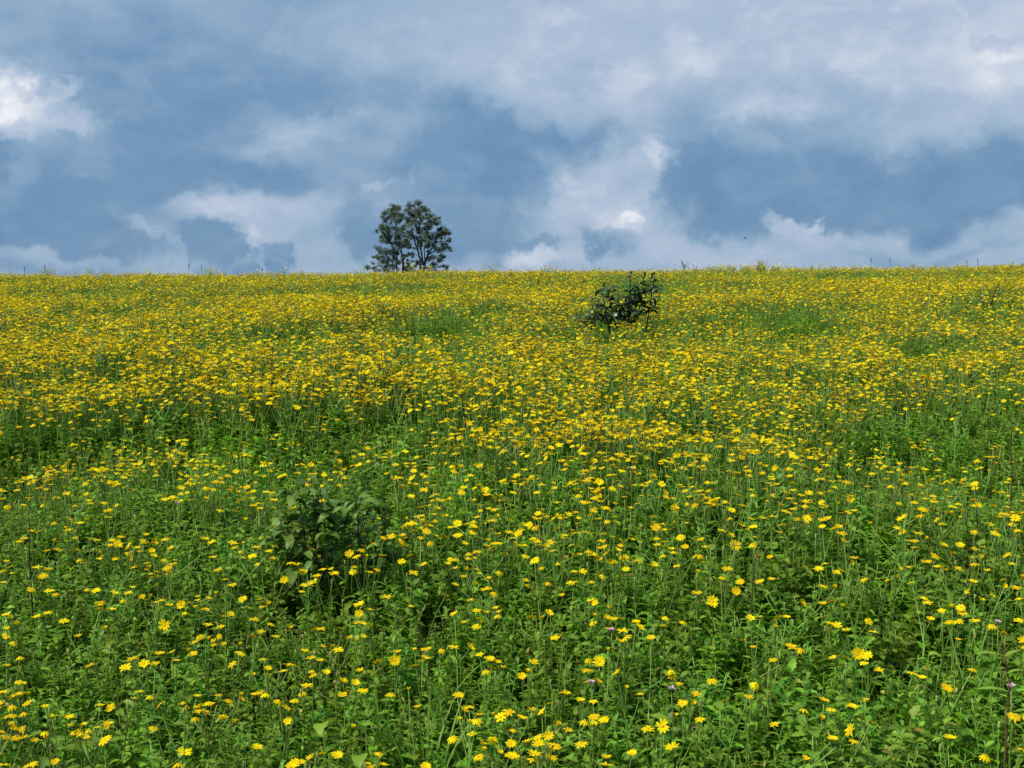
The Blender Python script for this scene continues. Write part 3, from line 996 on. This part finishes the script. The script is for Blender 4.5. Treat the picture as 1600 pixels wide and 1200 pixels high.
def undergrowth():
    # leafy weeds
    P = np.concatenate([field(215, 2.1, 5, 1.4), field(120, 5, 9, 1.6), field(75, 9, 16, 2.2), field(42, 16, 31, 3), field(6, 31, 48, 3)])
    x, y = P[:, 0], P[:, 1]
    n = len(x); z = ground(x, y)
    hf = (canopy_h(x, y) - .078) / .40 * rng.uniform(.60, 1.02, n) * hollow(x, y)
    px, py = projv(np.stack([x, y, z + .4], 1))
    rot = np.stack([rng.normal(0, .12, n), rng.normal(0, .12, n), rng.uniform(0, 6.28, n)], 1)
    scatter('leafy_weeds', WEED_PROTO, np.stack([x, y, z], 1), rot, hf, rng.integers(0, len(WEED_PROTO), n), 'dense green leafy weeds filling the meadow under the yellow flowers')
    # low ground cover
    P = np.concatenate([field(130, 2.1, 7, 1.4), field(60, 7, 12, 2)])
    x, y = P[:, 0], P[:, 1]; n = len(x)
    rot = np.stack([rng.normal(0, .3, n), rng.normal(0, .3, n), rng.uniform(0, 6.28, n)], 1)
    scatter('ground_cover', WEED_PROTO, np.stack([x, y, ground(x, y)], 1), rot, rng.uniform(.28, .62, n), rng.integers(0, len(WEED_PROTO), n), 'low green plants covering the soil between the stems')
    # grass, thicker at the lower right and along the crest
    P = np.concatenate([field(60, 2.1, 9, 1.6), field(40, 9, 31, 3)])
    x, y = P[:, 0], P[:, 1]; z = ground(x, y)
    px, py = projv(np.stack([x, y, z + .4], 1))
    pr = .30 + .6 * np.exp(-(((px - 1420) / 330) ** 2 + ((py - 1150) / 140) ** 2)) + .35 * (1 - np.clip(factor(px, py), 0, 1)) + .25 * np.clip(wob(x, y, 1.5, 7), 0, 1)
    keep = rng.random(len(x)) < pr
    x, y, z = x[keep], y[keep], z[keep]; n = len(x)
    hf = (canopy_h(x, y) - .05) / .44 * rng.uniform(.6, 1.02, n) * hollow(x, y) * np.where((y > 15) & (rng.random(n) < .10), rng.uniform(1.25, 1.6, n), 1)
    rot = np.stack([rng.normal(0, .12, n), rng.normal(0, .12, n), rng.uniform(0, 6.28, n)], 1)
    scatter('grass', GRASS_PROTO, np.stack([x, y, z], 1), rot, hf, rng.integers(0, len(GRASS_PROTO), n), 'green grass growing between the flowering plants')
undergrowth()

# ------------------------------------------------------------------ flowering plants: heads read off the photo's foreground
def zl(ox, oy, s, pts):
    return [(ox + a / s, oy + b / s) for a, b in pts]
HEADS = []
HEADS += zl(0, 900, 4, [(20, 45), (345, 120), (310, 90), (195, 85), (545, 80), (600, 95), (715, 105), (830, 70), (890, 130), (800, 110), (770, 150), (625, 165), (625, 185), (625, 210), (700, 210), (1405, 20), (1450, 55), (1520, 150), (1270, 215), (1440, 240), (1400, 255), (1300, 300), (1245, 375), (1580, 375), (1500, 430), (65, 255), (40, 245), (230, 260), (300, 235), (655, 330), (490, 380), (400, 285), (980, 60), (125, 505), (40, 565), (1075, 480), (1100, 530), (995, 490), (900, 550), (970, 550), (830, 520), (785, 575), (1205, 495), (1455, 555), (1585, 620), (20, 735), (110, 745), (175, 745), (75, 810), (175, 805), (280, 815), (145, 855), (325, 880), (415, 880), (690, 825), (870, 730), (940, 750), (840, 770), (1000, 800), (1300, 795), (1240, 820), (1245, 850), (1160, 830), (1230, 755), (655, 1025), (960, 950), (1460, 915), (1150, 1105), (1190, 1098), (345, 1165), (180, 1190), (20, 1185), (1590, 1080), (1505, 770), (1585, 745), (280, 975), (565, 560), (1380, 320), (1590, 270)])
HEADS += zl(400, 900, 4, [(175, 25), (370, 20), (20, 150), (45, 190), (75, 175), (30, 350), (95, 300), (215, 330), (405, 335), (120, 385), (815, 135), (645, 180), (715, 205), (665, 300), (710, 305), (585, 390), (670, 375), (515, 465), (475, 440), (305, 470), (345, 515), (400, 530), (45, 530), (75, 580), (75, 620), (215, 550), (170, 600), (350, 590), (360, 630), (440, 605), (320, 690), (290, 725), (20, 735), (60, 735), (145, 778), (240, 778), (190, 825), (545, 660), (620, 670), (580, 720), (540, 745), (665, 725), (760, 540), (885, 480), (990, 565), (650, 595), (840, 740), (955, 710), (1160, 460), (1235, 450), (1340, 445), (1400, 495), (1460, 525), (1510, 540), (1535, 575), (1485, 580), (1435, 590), (1265, 755), (1305, 835), (1390, 875), (1480, 870), (1530, 885), (1580, 850), (1425, 90), (1245, 55), (1185, 125), (970, 190), (1240, 240), (10, 1070), (410, 1115), (505, 1125), (280, 1170), (240, 1180), (340, 1140), (220, 1195), (715, 1190), (800, 1185), (1060, 1195), (1390, 1130), (1590, 1130), (605, 945), (1010, 825), (200, 910)])
HEADS += zl(800, 900, 4, [(85, 30), (225, 40), (105, 65), (310, 125), (495, 155), (525, 235), (775, 290), (800, 320), (690, 415), (710, 385), (690, 345), (660, 400), (600, 465), (270, 390), (310, 370), (120, 260), (230, 235), (190, 265), (960, 255), (950, 315), (1070, 290), (870, 390), (1155, 110), (1425, 45), (1320, 10), (1550, 40), (1490, 265), (1550, 255), (480, 525), (470, 585), (100, 600), (135, 540), (60, 630), (470, 660), (530, 660), (660, 610), (715, 700), (545, 535), (985, 590), (340, 740), (320, 730), (430, 780), (510, 790), (235, 800), (130, 832), (60, 888), (510, 880), (455, 905), (510, 920), (575, 910), (350, 965), (850, 955), (1150, 740), (1065, 800), (1135, 800), (1030, 875), (1175, 895), (800, 745), (1000, 1070), (200, 1060), (265, 1080), (430, 1050), (130, 1145), (165, 1140), (250, 1140), (590, 1140), (590, 1185), (15, 1140), (750, 1110), (100, 1040), (1520, 680), (1480, 760), (1330, 785)])
HEADS += zl(1200, 900, 4, [(25, 25), (600, 20), (690, 18), (745, 40), (800, 10), (345, 70), (420, 75), (215, 170), (340, 178), (405, 160), (465, 190), (60, 265), (115, 260), (40, 320), (385, 300), (430, 310), (630, 285), (655, 350), (490, 345), (1015, 270), (1130, 285), (1190, 285), (1150, 195), (1205, 195), (1215, 228), (1085, 220), (1295, 275), (1400, 305), (1470, 355), (1190, 400), (1280, 40), (1470, 30), (1550, 70), (1590, 10), (410, 515), (480, 510), (560, 490), (590, 480), (625, 500), (600, 540), (905, 605), (960, 640), (145, 445), (350, 780), (230, 835), (395, 832), (525, 820), (610, 775), (340, 895), (515, 965), (405, 1020), (540, 1030), (1140, 1015), (1540, 875), (1360, 1125), (235, 1145), (1585, 1080), (40, 930), (1280, 585), (1115, 705), (695, 590), (640, 915)])
HEADS += zl(360, 690, 4.4444, [(250, 345), (300, 410), (440, 465), (300, 465), (105, 545), (380, 560), (290, 585), (425, 590), (370, 625), (430, 620), (430, 680), (140, 680), (215, 670), (20, 700), (75, 760), (310, 725), (270, 755), (825, 730), (925, 725), (1015, 718), (1205, 675), (1220, 725), (1300, 525), (1275, 575), (1340, 560), (1385, 590), (1320, 670), (1390, 700), (1430, 660), (1555, 590), (1590, 655), (565, 750), (615, 805), (420, 840), (465, 860), (155, 800), (185, 855), (820, 810), (875, 795), (945, 800), (1190, 835), (1245, 795), (1345, 855), (500, 905), (640, 895), (720, 920), (700, 890), (865, 860), (855, 905), (965, 910), (1020, 890), (1270, 915), (375, 960), (600, 940), (590, 970), (1030, 540), (1060, 595), (1480, 400), (1400, 385), (1410, 300)])
HEADS += zl(1200, 640, 4, [(1340, 860), (1290, 860), (1340, 930), (1290, 965), (1270, 930), (1370, 1010), (1490, 905), (1560, 915), (540, 930), (520, 955), (990, 955), (1045, 915), (1090, 990), (1110, 1010), (1060, 975), (1190, 995), (875, 990), (825, 1000), (430, 1020), (455, 1010), (605, 1055), (315, 1000), (360, 965), (945, 665), (970, 620), (920, 825), (900, 820), (990, 805), (925, 865), (1100, 850), (330, 690), (340, 735), (410, 750), (470, 820), (700, 600), (825, 695), (500, 645), (1400, 600), (1310, 600), (1450, 670), (1200, 680), (1135, 650)])
HEADS += zl(800, 640, 4, [(1175, 915), (1150, 915), (1190, 945), (1010, 900), (1030, 980), (1160, 1015), (1310, 1045), (1345, 998), (860, 975), (890, 975), (785, 940), (700, 930), (710, 1000), (940, 910), (50, 855), (30, 830), (255, 885), (265, 830), (240, 830), (370, 845), (380, 910), (425, 905), (335, 930), (480, 880), (540, 935), (575, 860), (590, 895), (545, 870), (570, 780), (630, 795), (685, 820), (560, 825), (135, 815), (185, 1000), (140, 940)])
HEADS += zl(0, 640, 4, [(290, 885), (360, 880), (480, 880), (495, 935), (230, 990), (300, 1000), (270, 1045), (835, 990), (930, 990), (960, 915), (1045, 990), (1080, 970), (1035, 935), (950, 885), (1360, 1000), (1330, 925), (1440, 830), (1375, 795), (1325, 830), (1280, 810), (1070, 870), (65, 980), (20, 1000), (755, 800), (740, 850), (800, 850), (690, 850), (130, 820), (150, 810)])
FACING = [(283, 945), (257, 977), (561, 959), (617, 1032), (1149, 852), (1035, 1135), (1113, 940), (1150, 924)]   # blooms that look at the viewer

HEADS = [(x, y, False) for x, y in HEADS] + [(x, y, True) for x, y in FACING]
H3 = []
for (x, y, fc) in HEADS:
    H3.append((hit(x, y, random.uniform(-.05, .0)), fc, x, y))

def cluster(items):
    left = sorted(items, key=lambda q: -q[3])
    out = []
    while left:
        s = left.pop(0)
        grp = [s]
        near = sorted([q for q in left if abs(q[2] - s[2]) < 75 and abs(q[3] - s[3]) < 60], key=lambda q: (q[0] - s[0]).length)
        want = random.choice((2, 3, 3, 4, 5))
        for q in near:
            if len(grp) >= want:
                break
            if (q[0] - s[0]).length < .20:
                grp.append(q); left.remove(q)
        out.append(grp)
    return out

NUM = ['no', 'one', 'two', 'three', 'four', 'five', 'six', 'seven', 'eight']
PLANTS = []       # (base, heads relative to base with facing flag)
for grp in cluster(H3):
    c = sum((g[0] for g in grp), Vector()) / len(grp)
    b = Vector((c.x + random.uniform(-.05, .05), c.y + random.uniform(-.02, .07), 0)); b.z = gz(b.x, b.y)
    PLANTS.append((b, [(g[0] - b, g[1]) for g in grp]))

# the rest of the meadow: plants at random by the photo's density
def random_field():
    P = np.concatenate([field(88, 2.2, 5, 1.6), field(215, 5, 9.5, 1.6), field(165, 9.5, 13.5, 2.5), field(84, 13.5, 18, 3), field(42, 18, 31, 3), field(4, 31, 48, 3)])
    x, y = P[:, 0], P[:, 1]
    px, py = projv(np.stack([x, y, canopy(x, y)], 1))
    f = factor(px, py) * np.clip(.72 + .75 * wob(x, y * 1.6, 1.5, 9) + .25 * wob(x, y, 4.5, 4), .10, 1.45)
    inlist = (py > 842) & (px > -20) & (px < 1620)
    keep = rng.random(len(x)) < f * .72 * np.where(inlist, .20, 1.0)
    x, y, px, py = x[keep], y[keep], px[keep], py[keep]
    return x, y, px, py
fx, fy, fpx, fpy = random_field()
order = np.argsort(fy)
room = max(0, 296 - len(PLANTS))
take = [i for i in order if 0 < fpx[i] < 1600 and fpy[i] < 850][:room]
for i in take:
    n = random.choice((3, 4, 4, 5, 6))
    b = Vector((fx[i], fy[i], gz(fx[i], fy[i])))
    H = float(canopy_h(fx[i], fy[i])) * random.uniform(.94, 1.02)
    PLANTS.append((b, [(h, False) for h in random_heads(random, n, H, random.uniform(.06, .11))]))
rest = np.ones(len(fx), bool); rest[take] = False
rx, ry = fx[rest], fy[rest]; n = len(rx)
scatter('flowering_plants', PLANT_PROTO, np.stack([rx, ry, ground(rx, ry)], 1),
        np.stack([rng.normal(0, .05, n), rng.normal(0, .05, n), rng.uniform(0, 6.28, n)], 1),
        canopy_h(rx, ry) / .5 * rng.uniform(.90, 1.04, n) * np.where(rng.random(n) < .05, rng.uniform(1.06, 1.22, n), 1), rng.integers(0, len(PLANT_PROTO), n),
        'yellow daisy-like flowers massed over the hillside up to the skyline')

def place_words(px, py):
    rows = [(1130, 'at the bottom edge'), (1060, 'low in the foreground'), (990, 'in the mid foreground'), (930, 'in the upper foreground'),
            (880, 'behind the foreground'), (820, 'at broad-leaved shrub height'), (760, 'level with the sapling top'), (0, 'beyond the broad-leaved shrub')]
    cols = [(130, 'far left'), (300, 'left'), (430, 'left third'), (560, 'left of centre'), (690, 'nearly centre left'), (830, 'centre'), (970, 'nearly centre right'),
            (1110, 'right of centre'), (1250, 'right third'), (1400, 'right'), (1500, 'well to the right'), (9999, 'far right')]
    r = next(w for y, w in rows if py >= y)
    c = next(w for x, w in cols if px < x)
    return r, c

def build_plants():
    info = []
    for (b, heads) in PLANTS:
        c = sum((h for h, _ in heads), Vector()) / len(heads) + b
        px, py = project(c)
        r, cw = place_words(px, py)
        k = len(heads)
        look = NUM[k] + ('-bloom yellow plant with a face-on flower' if any(f for _, f in heads) else '-bloom yellow plant')
        info.append([px, py, look + ' ' + r + ', ' + cw])
    groups = {}
    for i, q in enumerate(info):
        groups.setdefault(q[2], []).append(i)
    for lab, ids in groups.items():
        if len(ids) == 1:
            continue
        ids.sort(key=lambda i: info[i][0])
        words = {2: ['leftmost ', 'rightmost '], 3: ['leftmost ', 'middle ', 'rightmost ']}.get(len(ids))
        if words is None:
            words = ['leftmost '] + [w + '-from-left ' for w in ('second', 'third', 'fourth', 'fifth', 'sixth', 'seventh', 'eighth', 'ninth')][:len(ids) - 2] + ['rightmost ']
        for i, w in zip(ids, words):
            info[i][2] = w + info[i][2]
    for (b, heads), (px, py, lab) in zip(PLANTS, info):
        rr = random.Random(int(px * 7 + py * 13))
        t = thing('flowering_plant', b, lab, 'flower', 'yellow flowering plants in the meadow')
        tubes, lv = plan_plant([h for h, _ in heads], .5, rr, (8, 13))
        st = MB()
        for (p, a, c) in tubes:
            st.tube(p, a, c, 4, 0, rr.random())
        for _ in range(rr.choice((0, 1, 1, 2))):
            h = rr.choice(heads)[0]
            p = h + Vector((rr.uniform(-.06, .06), rr.uniform(-.04, .04), rr.uniform(-.05, -.005)))
            a = Vector((p.x * .8, p.y * .8, p.z - .09))
            st.tube(bez(a, a.lerp(p, .6) + Vector((0, 0, -.01)), p, 3), .0016, .0012, 3, 0, rr.random())
            bd = MB(); bd.tube([p, p + Vector((0, 0, .005)), p + Vector((0, 0, .011)), p + Vector((0, 0, .014))], .0045, .0028, 6, 0, rr.random())
            bd.build('bud', [M['bud']], t)
        st.build('stem', [M['stem']], t)
        for m in lv:
            link('leaf', rr.choice(LEAF_MESH), t, m)
        for (h, fc) in heads:
            s = rr.uniform(.76, 1.1)
            k = rr.choice((0, 1, 4, 7)) if fc else rr.randrange(len(FLOWER_MESH))
            s *= .82 if k in (8, 9, 10) else 1
            fo = link('flower', FLOWER_MESH[k], t, flower_mw(h, rr, fc, s * (1.1 if fc else 1)))
            link('flower_centre', DISC_MESH, fo)
build_plants()
print('PLANTS', len(PLANTS), 'scattered', n)

# ------------------------------------------------------------------ single things among the flowers
def on_ground(px, py, dz=0.0):
    h = hit(px, py, dz)
    return Vector((h.x, h.y, gz(h.x, h.y))), h

def lilac(px, py, label):
    rr = random.Random(px * 31 + py)
    b, h = on_ground(px, py, -.01)
    t = thing('lilac_flower', b, label, 'flower', 'small lilac flowers among the yellow ones')
    top = h - b
    st = MB(); st.tube(bez(Vector((0, 0, -.02)), Vector((.02, .01, top.z * .5)), top, 6), .0025, .0015, 4, 0, .5); st.build('stem', [M['stem']], t)
    fl = MB()
    for k in range(7):
        a = 2 * math.pi * k / 7 + rr.uniform(-.2, .2)
        vs, fs = leaf_geo(.017, .009, 4, .25, .9, .9, 0, .7, 0, k)
        fl.add(vs, fs, 0, rr.random(), aim(top, a, rr.uniform(-.1, .3)))
    for k in range(5):
        vs, fs = leaf_geo(.012, .006, 3, .3, 1.3, .5, 0, .7, 0, k)
        fl.add(vs, fs, 0, rr.random(), aim(top, 1.2566 * k + .4, .2))
    fl.build('petals', [M['lilac']], t)
    for k in range(4):
        p = Vector((0, 0, 0)).lerp(top, .35 + .15 * k)
        link('leaf', rr.choice(LEAF_MESH), t, aim(p, k * 2.4, .3, 0, .8))
for px, py, lb in ((955, 987, 'small lilac flower above a bright yellow cluster, right of centre in the foreground'),
                   (924, 1069, 'pale lilac flower tucked between yellow blooms low in the foreground'),
                   (1049, 1079, 'dull purple flower half hidden in leaves low in the foreground'),
                   (1559, 975, 'lilac flower beside yellow blooms near the right edge'),
                   (985, 734, 'tiny whitish flower in the crowded yellow band right of centre'),
                   (277, 789, 'tiny white flower above yellow blooms on the left'),
                   (257, 553, 'pale pink flower head in the yellow band at upper left'),
                   (1580, 1075, 'purplish flower on the red brown stalk at the right edge')):
    lilac(px, py, lb)

def stalk(name, pts_px, label, mat, r=.0035, branches=(), leaves=(), group=None):
    """a bare stalk through photo pixels, standing in the meadow at its own distance"""
    rr = random.Random(pts_px[0][0] * 7 + pts_px[0][1])
    b, h0 = on_ground(*pts_px[0])
    Y = h0.y
    def P(px, py, dep=0.0):
        d = ray(px, py); return EYE + d * ((Y + dep) / d.y) - b
    t = thing(name, b, label, 'stalk', group)
    pts = [Vector((0, 0, -.02))] + [P(x, y, .015 * i) for i, (x, y) in enumerate(pts_px)]
    pts = [q for a, c in zip(pts[:-1], pts[1:]) for q in (a, a.lerp(c, .5) + Vector((rr.uniform(-.006, .006), rr.uniform(-.006, .006), 0)))] + [pts[-1]]
    st = MB(); st.tube(pts, r, r * .45, 5, 0, .5); st.build('stem', [mat], t)
    for br in branches:
        q = [P(x, y, rr.uniform(-.03, .03)) for x, y in br]
        m = MB(); m.tube(q, r * .6, r * .35, 4, 0, .6); m.build('twig', [mat], t)
    for (x, y, az, ln) in leaves:
        mb = MB(); vs, fs = leaf_geo(ln, ln * .22, 5, .2, .35, .7, 0, .8, .02, int(x)); mb.add(vs, fs, 0, .8)
        link('leaf', mb.mesh('leaf', [M['leaf']]), t, aim(P(x, y), az))
stalk('bare_stalk', [(242, 690), (237, 668), (230, 648)], 'thin dark bare stalk rising from the weeds on the left', M['dry'], .0032)
stalk('bare_stalk', [(1177, 885), (1190, 850), (1200, 815)], 'thin dark slanting stalk among leaves in the right third', M['dry'], .003)
stalk('bare_stalk', [(1517, 855), (1510, 822), (1507, 800)], 'dark forked stalk among flowers on the right', M['dry'], .003, [[(1517, 850), (1530, 830), (1545, 818)], [(1510, 822), (1512, 800), (1520, 785)]])
stalk('bare_stalk', [(1580, 770), (1579, 700), (1581, 640)], 'tall dark upright stalk near the right edge above the flower band', M['dry'], .0032, [[(1580, 735), (1565, 726), (1550, 722)]])
stalk('bare_stalk', [(46, 875), (47, 830), (47, 790)], 'dark upright stalk at the far left among flowers', M['dry'], .0032)
stalk('bare_stalk', [(657, 1010), (656, 960), (660, 915)], 'thin dark stalk standing in leaves just left of centre foreground', M['dry'], .0018)
stalk('red_stalk', [(1577, 1066), (1571, 1025), (1566, 1000)], 'red brown stalk with paired narrow green leaves at the right edge', M['redstem'], .0042, (),
      [(1580, 1083, 1.5, .10), (1580, 1083, -1.6, .10), (1573, 1052, 1.3, .06), (1573, 1052, -1.4, .06), (1570, 1026, 1.6, .09), (1570, 1026, -1.1, .07), (1582, 1112, -1.9, .09)])

def skyline_stalk(px, top, label, seed, curve=0.0):
    rr = random.Random(seed)
    d = ray(px, 428); y = 20.0
    b = Vector((d.x / d.y * y, y, 0)); b.z = gz(b.x, b.y)
    q = ray(px, top); tip = EYE + q * (y / q.y) - b
    curve = curve or rr.uniform(-.09, .09)
    t = thing('grass_stalk', b, label, 'grass', 'tall grass stalks on the skyline')
    st = MB(); pts = bez(Vector((-curve * .5, 0, -.02)), Vector((-curve * .4, 0, tip.z * .75)), tip, 8)
    st.tube(pts, .0038, .0022, 4, 0, .5); st.build('stem', [M['hay']], t)
    hd = MB()
    for k in range(16):
        u = .80 + .2 * k / 16; i = min(7.999, u * 8); p = pts[int(i)].lerp(pts[int(i) + 1], i - int(i))
        vs, fs = leaf_geo(.03, .010, 2, .1, 1.1, .3); hd.add(vs, fs, 0, rr.random(), aim(p, k * 2.4))
    hd.build('seed_head', [M['hay']], t)
    bl = MB(); blade(bl, pts[3], rr.uniform(0, 6), .22, .008, .3, 1.0); bl.build('leaf', [M['grass']], t)
for k, (px, top, w, cv) in enumerate(((38, 418, 'leftmost grass stalk against the sky at the far left', 0), (70, 414, 'second grass stalk against the sky from the left edge', 0),
                                      (296, 412, 'darker grass stalk on the skyline, left one of a close pair', 0), (315, 414, 'grass stalk on the skyline, right one of a close pair', 0),
                                      (410, 419, 'short grass stalk on the skyline left of the trees', 0), (1361, 404, 'tall grass stalk on the right skyline, left of two', 0),
                                      (1390, 404, 'tall grass stalk on the right skyline, right of two', 0), (1510, 407, 'thick grass stalk on the skyline near the right edge', 0),
                                      (1527, 405, 'bent grass stalk on the skyline near the right edge', -.10), (1268, 416, 'short grass stalk on the skyline right of the arching grass', .05))):
    skyline_stalk(px, top, w, 60 + k, cv)

def arching_grass():
    d = ray(1069, 424); y = 18.0
    b = Vector((d.x / d.y * y, y, 0)); b.z = gz(b.x, b.y)
    q = ray(1069, 418); top = (EYE + q * (y / q.y) - b).z
    t = thing('arching_grass', b, 'wide grass plant with dark arching blades on the skyline right of the dark shrub', 'grass')
    st = MB(); st.tube([Vector((0, 0, -.02)), Vector((.01, 0, top * .6)), Vector((0, 0, top))], .006, .004, 5, 0, .3); st.build('stem', [M['broad']], t)
    for az, ln, ld in ((1.45, .28, .75), (1.2, .23, .45), (-1.3, .27, .7), (-1.0, .16, .35), (1.6, .32, 1.0), (-1.6, .35, 1.0), (.3, .24, .5)):
        mb = MB(); blade(mb, Vector((0, 0, 0)), 0, ln, .026, ld, 1.0, 7, 0, .3)
        link('leaf', mb.mesh('leaf', [M['shrub']]), t, aim(Vector((0, 0, top - .01 - .02 * abs(ld))), az))
arching_grass()

def leafy(px, py, label, ln, w, n, lobe, seed, mat='weed', spread=.06, h=.0):
    rr = random.Random(seed)
    b, p0 = on_ground(px, py, -.10 + h)
    t = thing('leafy_plant', b, label, 'plant')
    H = p0.z - b.z
    meshes = []
    for k in range(3):
        mb = MB(); vs, fs = leaf_geo(.66 * ln * rr.uniform(.9, 1.1), .66 * w * rr.uniform(.9, 1.1), 8, .3, .25, 1.1, lobe, .72, .05, k); mb.add(vs, fs, 0, rr.uniform(.4, 1)); meshes.append(mb.mesh('leaf', [M[mat]]))
    st = MB(); st.tube(bez(Vector((0, 0, -.02)), Vector((.01, 0, H * .5)), Vector((0, 0, H)), 5), .004, .002, 5, 0, .5); st.build('stem', [M['stem']], t)
    for k in range(n):
        u = .45 + .55 * k / max(1, n - 1)
        link('leaf', rr.choice(meshes), t, aim(Vector((0, 0, H * u)), k * 2.4 + rr.uniform(-.4, .4), rr.uniform(-.2, .5), rr.uniform(-.2, .2), rr.uniform(.7, 1.1)))
leafy(125, 1160, 'large lobed green leaves spreading at the lower left corner', .12, .07, 8, .2, 1)
leafy(75, 1150, 'broad toothed leaves beside the lobed leaves at lower left', .10, .06, 7, .15, 2)
leafy(570, 1115, 'plant with a large round leaf left of centre at the bottom', .085, .075, 5, 0, 3)
leafy(565, 1180, 'rounded dark green leaf plant at the bottom, below the other round leaf', .09, .075, 5, 0, 4)
leafy(505, 1130, 'plant with pale broad leaf at the bottom left of centre', .08, .06, 5, .1, 5)
leafy(1125, 1110, 'cluster of light green lobed leaves at the lower right', .09, .055, 9, .2, 6)
leafy(1270, 1150, 'dark wide leaf plant at the bottom in the right third', .10, .065, 6, .1, 7)
leafy(1000, 850, 'plant with grey-green oval leaves right of centre beyond the foreground', .09, .055, 6, 0, 8)
leafy(290, 1060, 'lobed green plant in the lower left foreground', .10, .06, 7, .2, 9)
leafy(1110, 860, 'plant with rounded pale leaves left of the slanting dark stalk', .085, .06, 6, 0, 10)

def tuft(px, py, label, n, ln, seed, lean=.35, curve=1.0, w=.008):
    rr = random.Random(seed)
    b, p0 = on_ground(px, py, -.12)
    t = thing('grass_tuft', b, label, 'grass', 'bright grass tufts in the foreground')
    for k in range(n):
        mb = MB(); blade(mb, Vector((0, 0, 0)), 0, ln * rr.uniform(.7, 1.1), w * rr.uniform(.8, 1.2), rr.uniform(.02, lean), rr.uniform(.2, curve), 8, 0, rr.uniform(.4, 1))
        link('blade', mb.mesh('blade', [M['grass']]), t, aim(Vector((rr.uniform(-.02, .02), rr.uniform(-.02, .02), -.02)), rr.uniform(0, 6.28)))
tuft(592, 1095, 'upright grass tuft with dark blades at bottom, left of centre', 14, .42, 1, .2, .4)
tuft(665, 1140, 'tall bright grass tuft with arching blades at the bottom, centre left', 14, .50, 2, .45, 1.5, .010)
tuft(1020, 1095, 'long upright grass blades at the bottom, right of centre', 7, .52, 3, .15, .4, .010)
tuft(1075, 1185, 'bright grass tuft on the bottom edge, right of centre', 18, .40, 4, .4, .9)
tuft(1420, 1190, 'arching grass tuft on the bottom edge at the right', 14, .46, 5, .6, 1.8, .010)
tuft(1485, 1070, 'fan of fine grass in the right foreground', 18, .48, 6, .4, .7)
tuft(1395, 1010, 'slender grass tuft among yellow blooms at right', 12, .50, 7, .4, .8)
tuft(1560, 1180, 'grass tuft in the lower right corner', 16, .46, 8, .4, 1.0)
tuft(1290, 1180, 'grass tuft on the bottom edge, right third', 14, .40, 9, .5, 1.2)
tuft(10, 1150, 'grass tuft in the lower left corner', 10, .42, 10, .4, 1.0)

def bird():
    d = ray(1164, 372); p = EYE + d * (70 / d.y)
    t = thing('bird', p, 'tiny dark bird flying over the hill right of the dark shrub', 'bird')
    bm = MB()
    pr = [(-.11, .004), (-.07, .02), (0, .034), (.06, .028), (.09, .02), (.11, .006)]
    vs, fs = [], []
    for (x, r) in pr:
        for j in range(8):
            a = 2 * math.pi * j / 8; vs.append((x, r * math.cos(a), r * .9 * math.sin(a)))
    for i in range(len(pr) - 1):
        for j in range(8):
            j2 = (j + 1) % 8; fs.append((i * 8 + j, i * 8 + j2, (i + 1) * 8 + j2, (i + 1) * 8 + j))
    bm.add(vs, fs, 0, .3); bm.add([(-.10, 0, 0), (-.19, -.035, 0), (-.20, 0, .004), (-.19, .035, 0)], [(0, 1, 2, 3)], 0, .3)
    bm.build('body', [M['bark']], t)
    for sg in (1, -1):
        w = MB()
        vs = [(.05, sg * .02, .012), (-.03, sg * .02, .01), (.055, sg * .11, .05), (-.02, sg * .10, .045), (-.02, sg * .22, .05)]
        w.add(vs, [(0, 1, 3, 2), (2, 3, 4)], 0, .2); w.build('wing', [M['bark']], t)
bird()
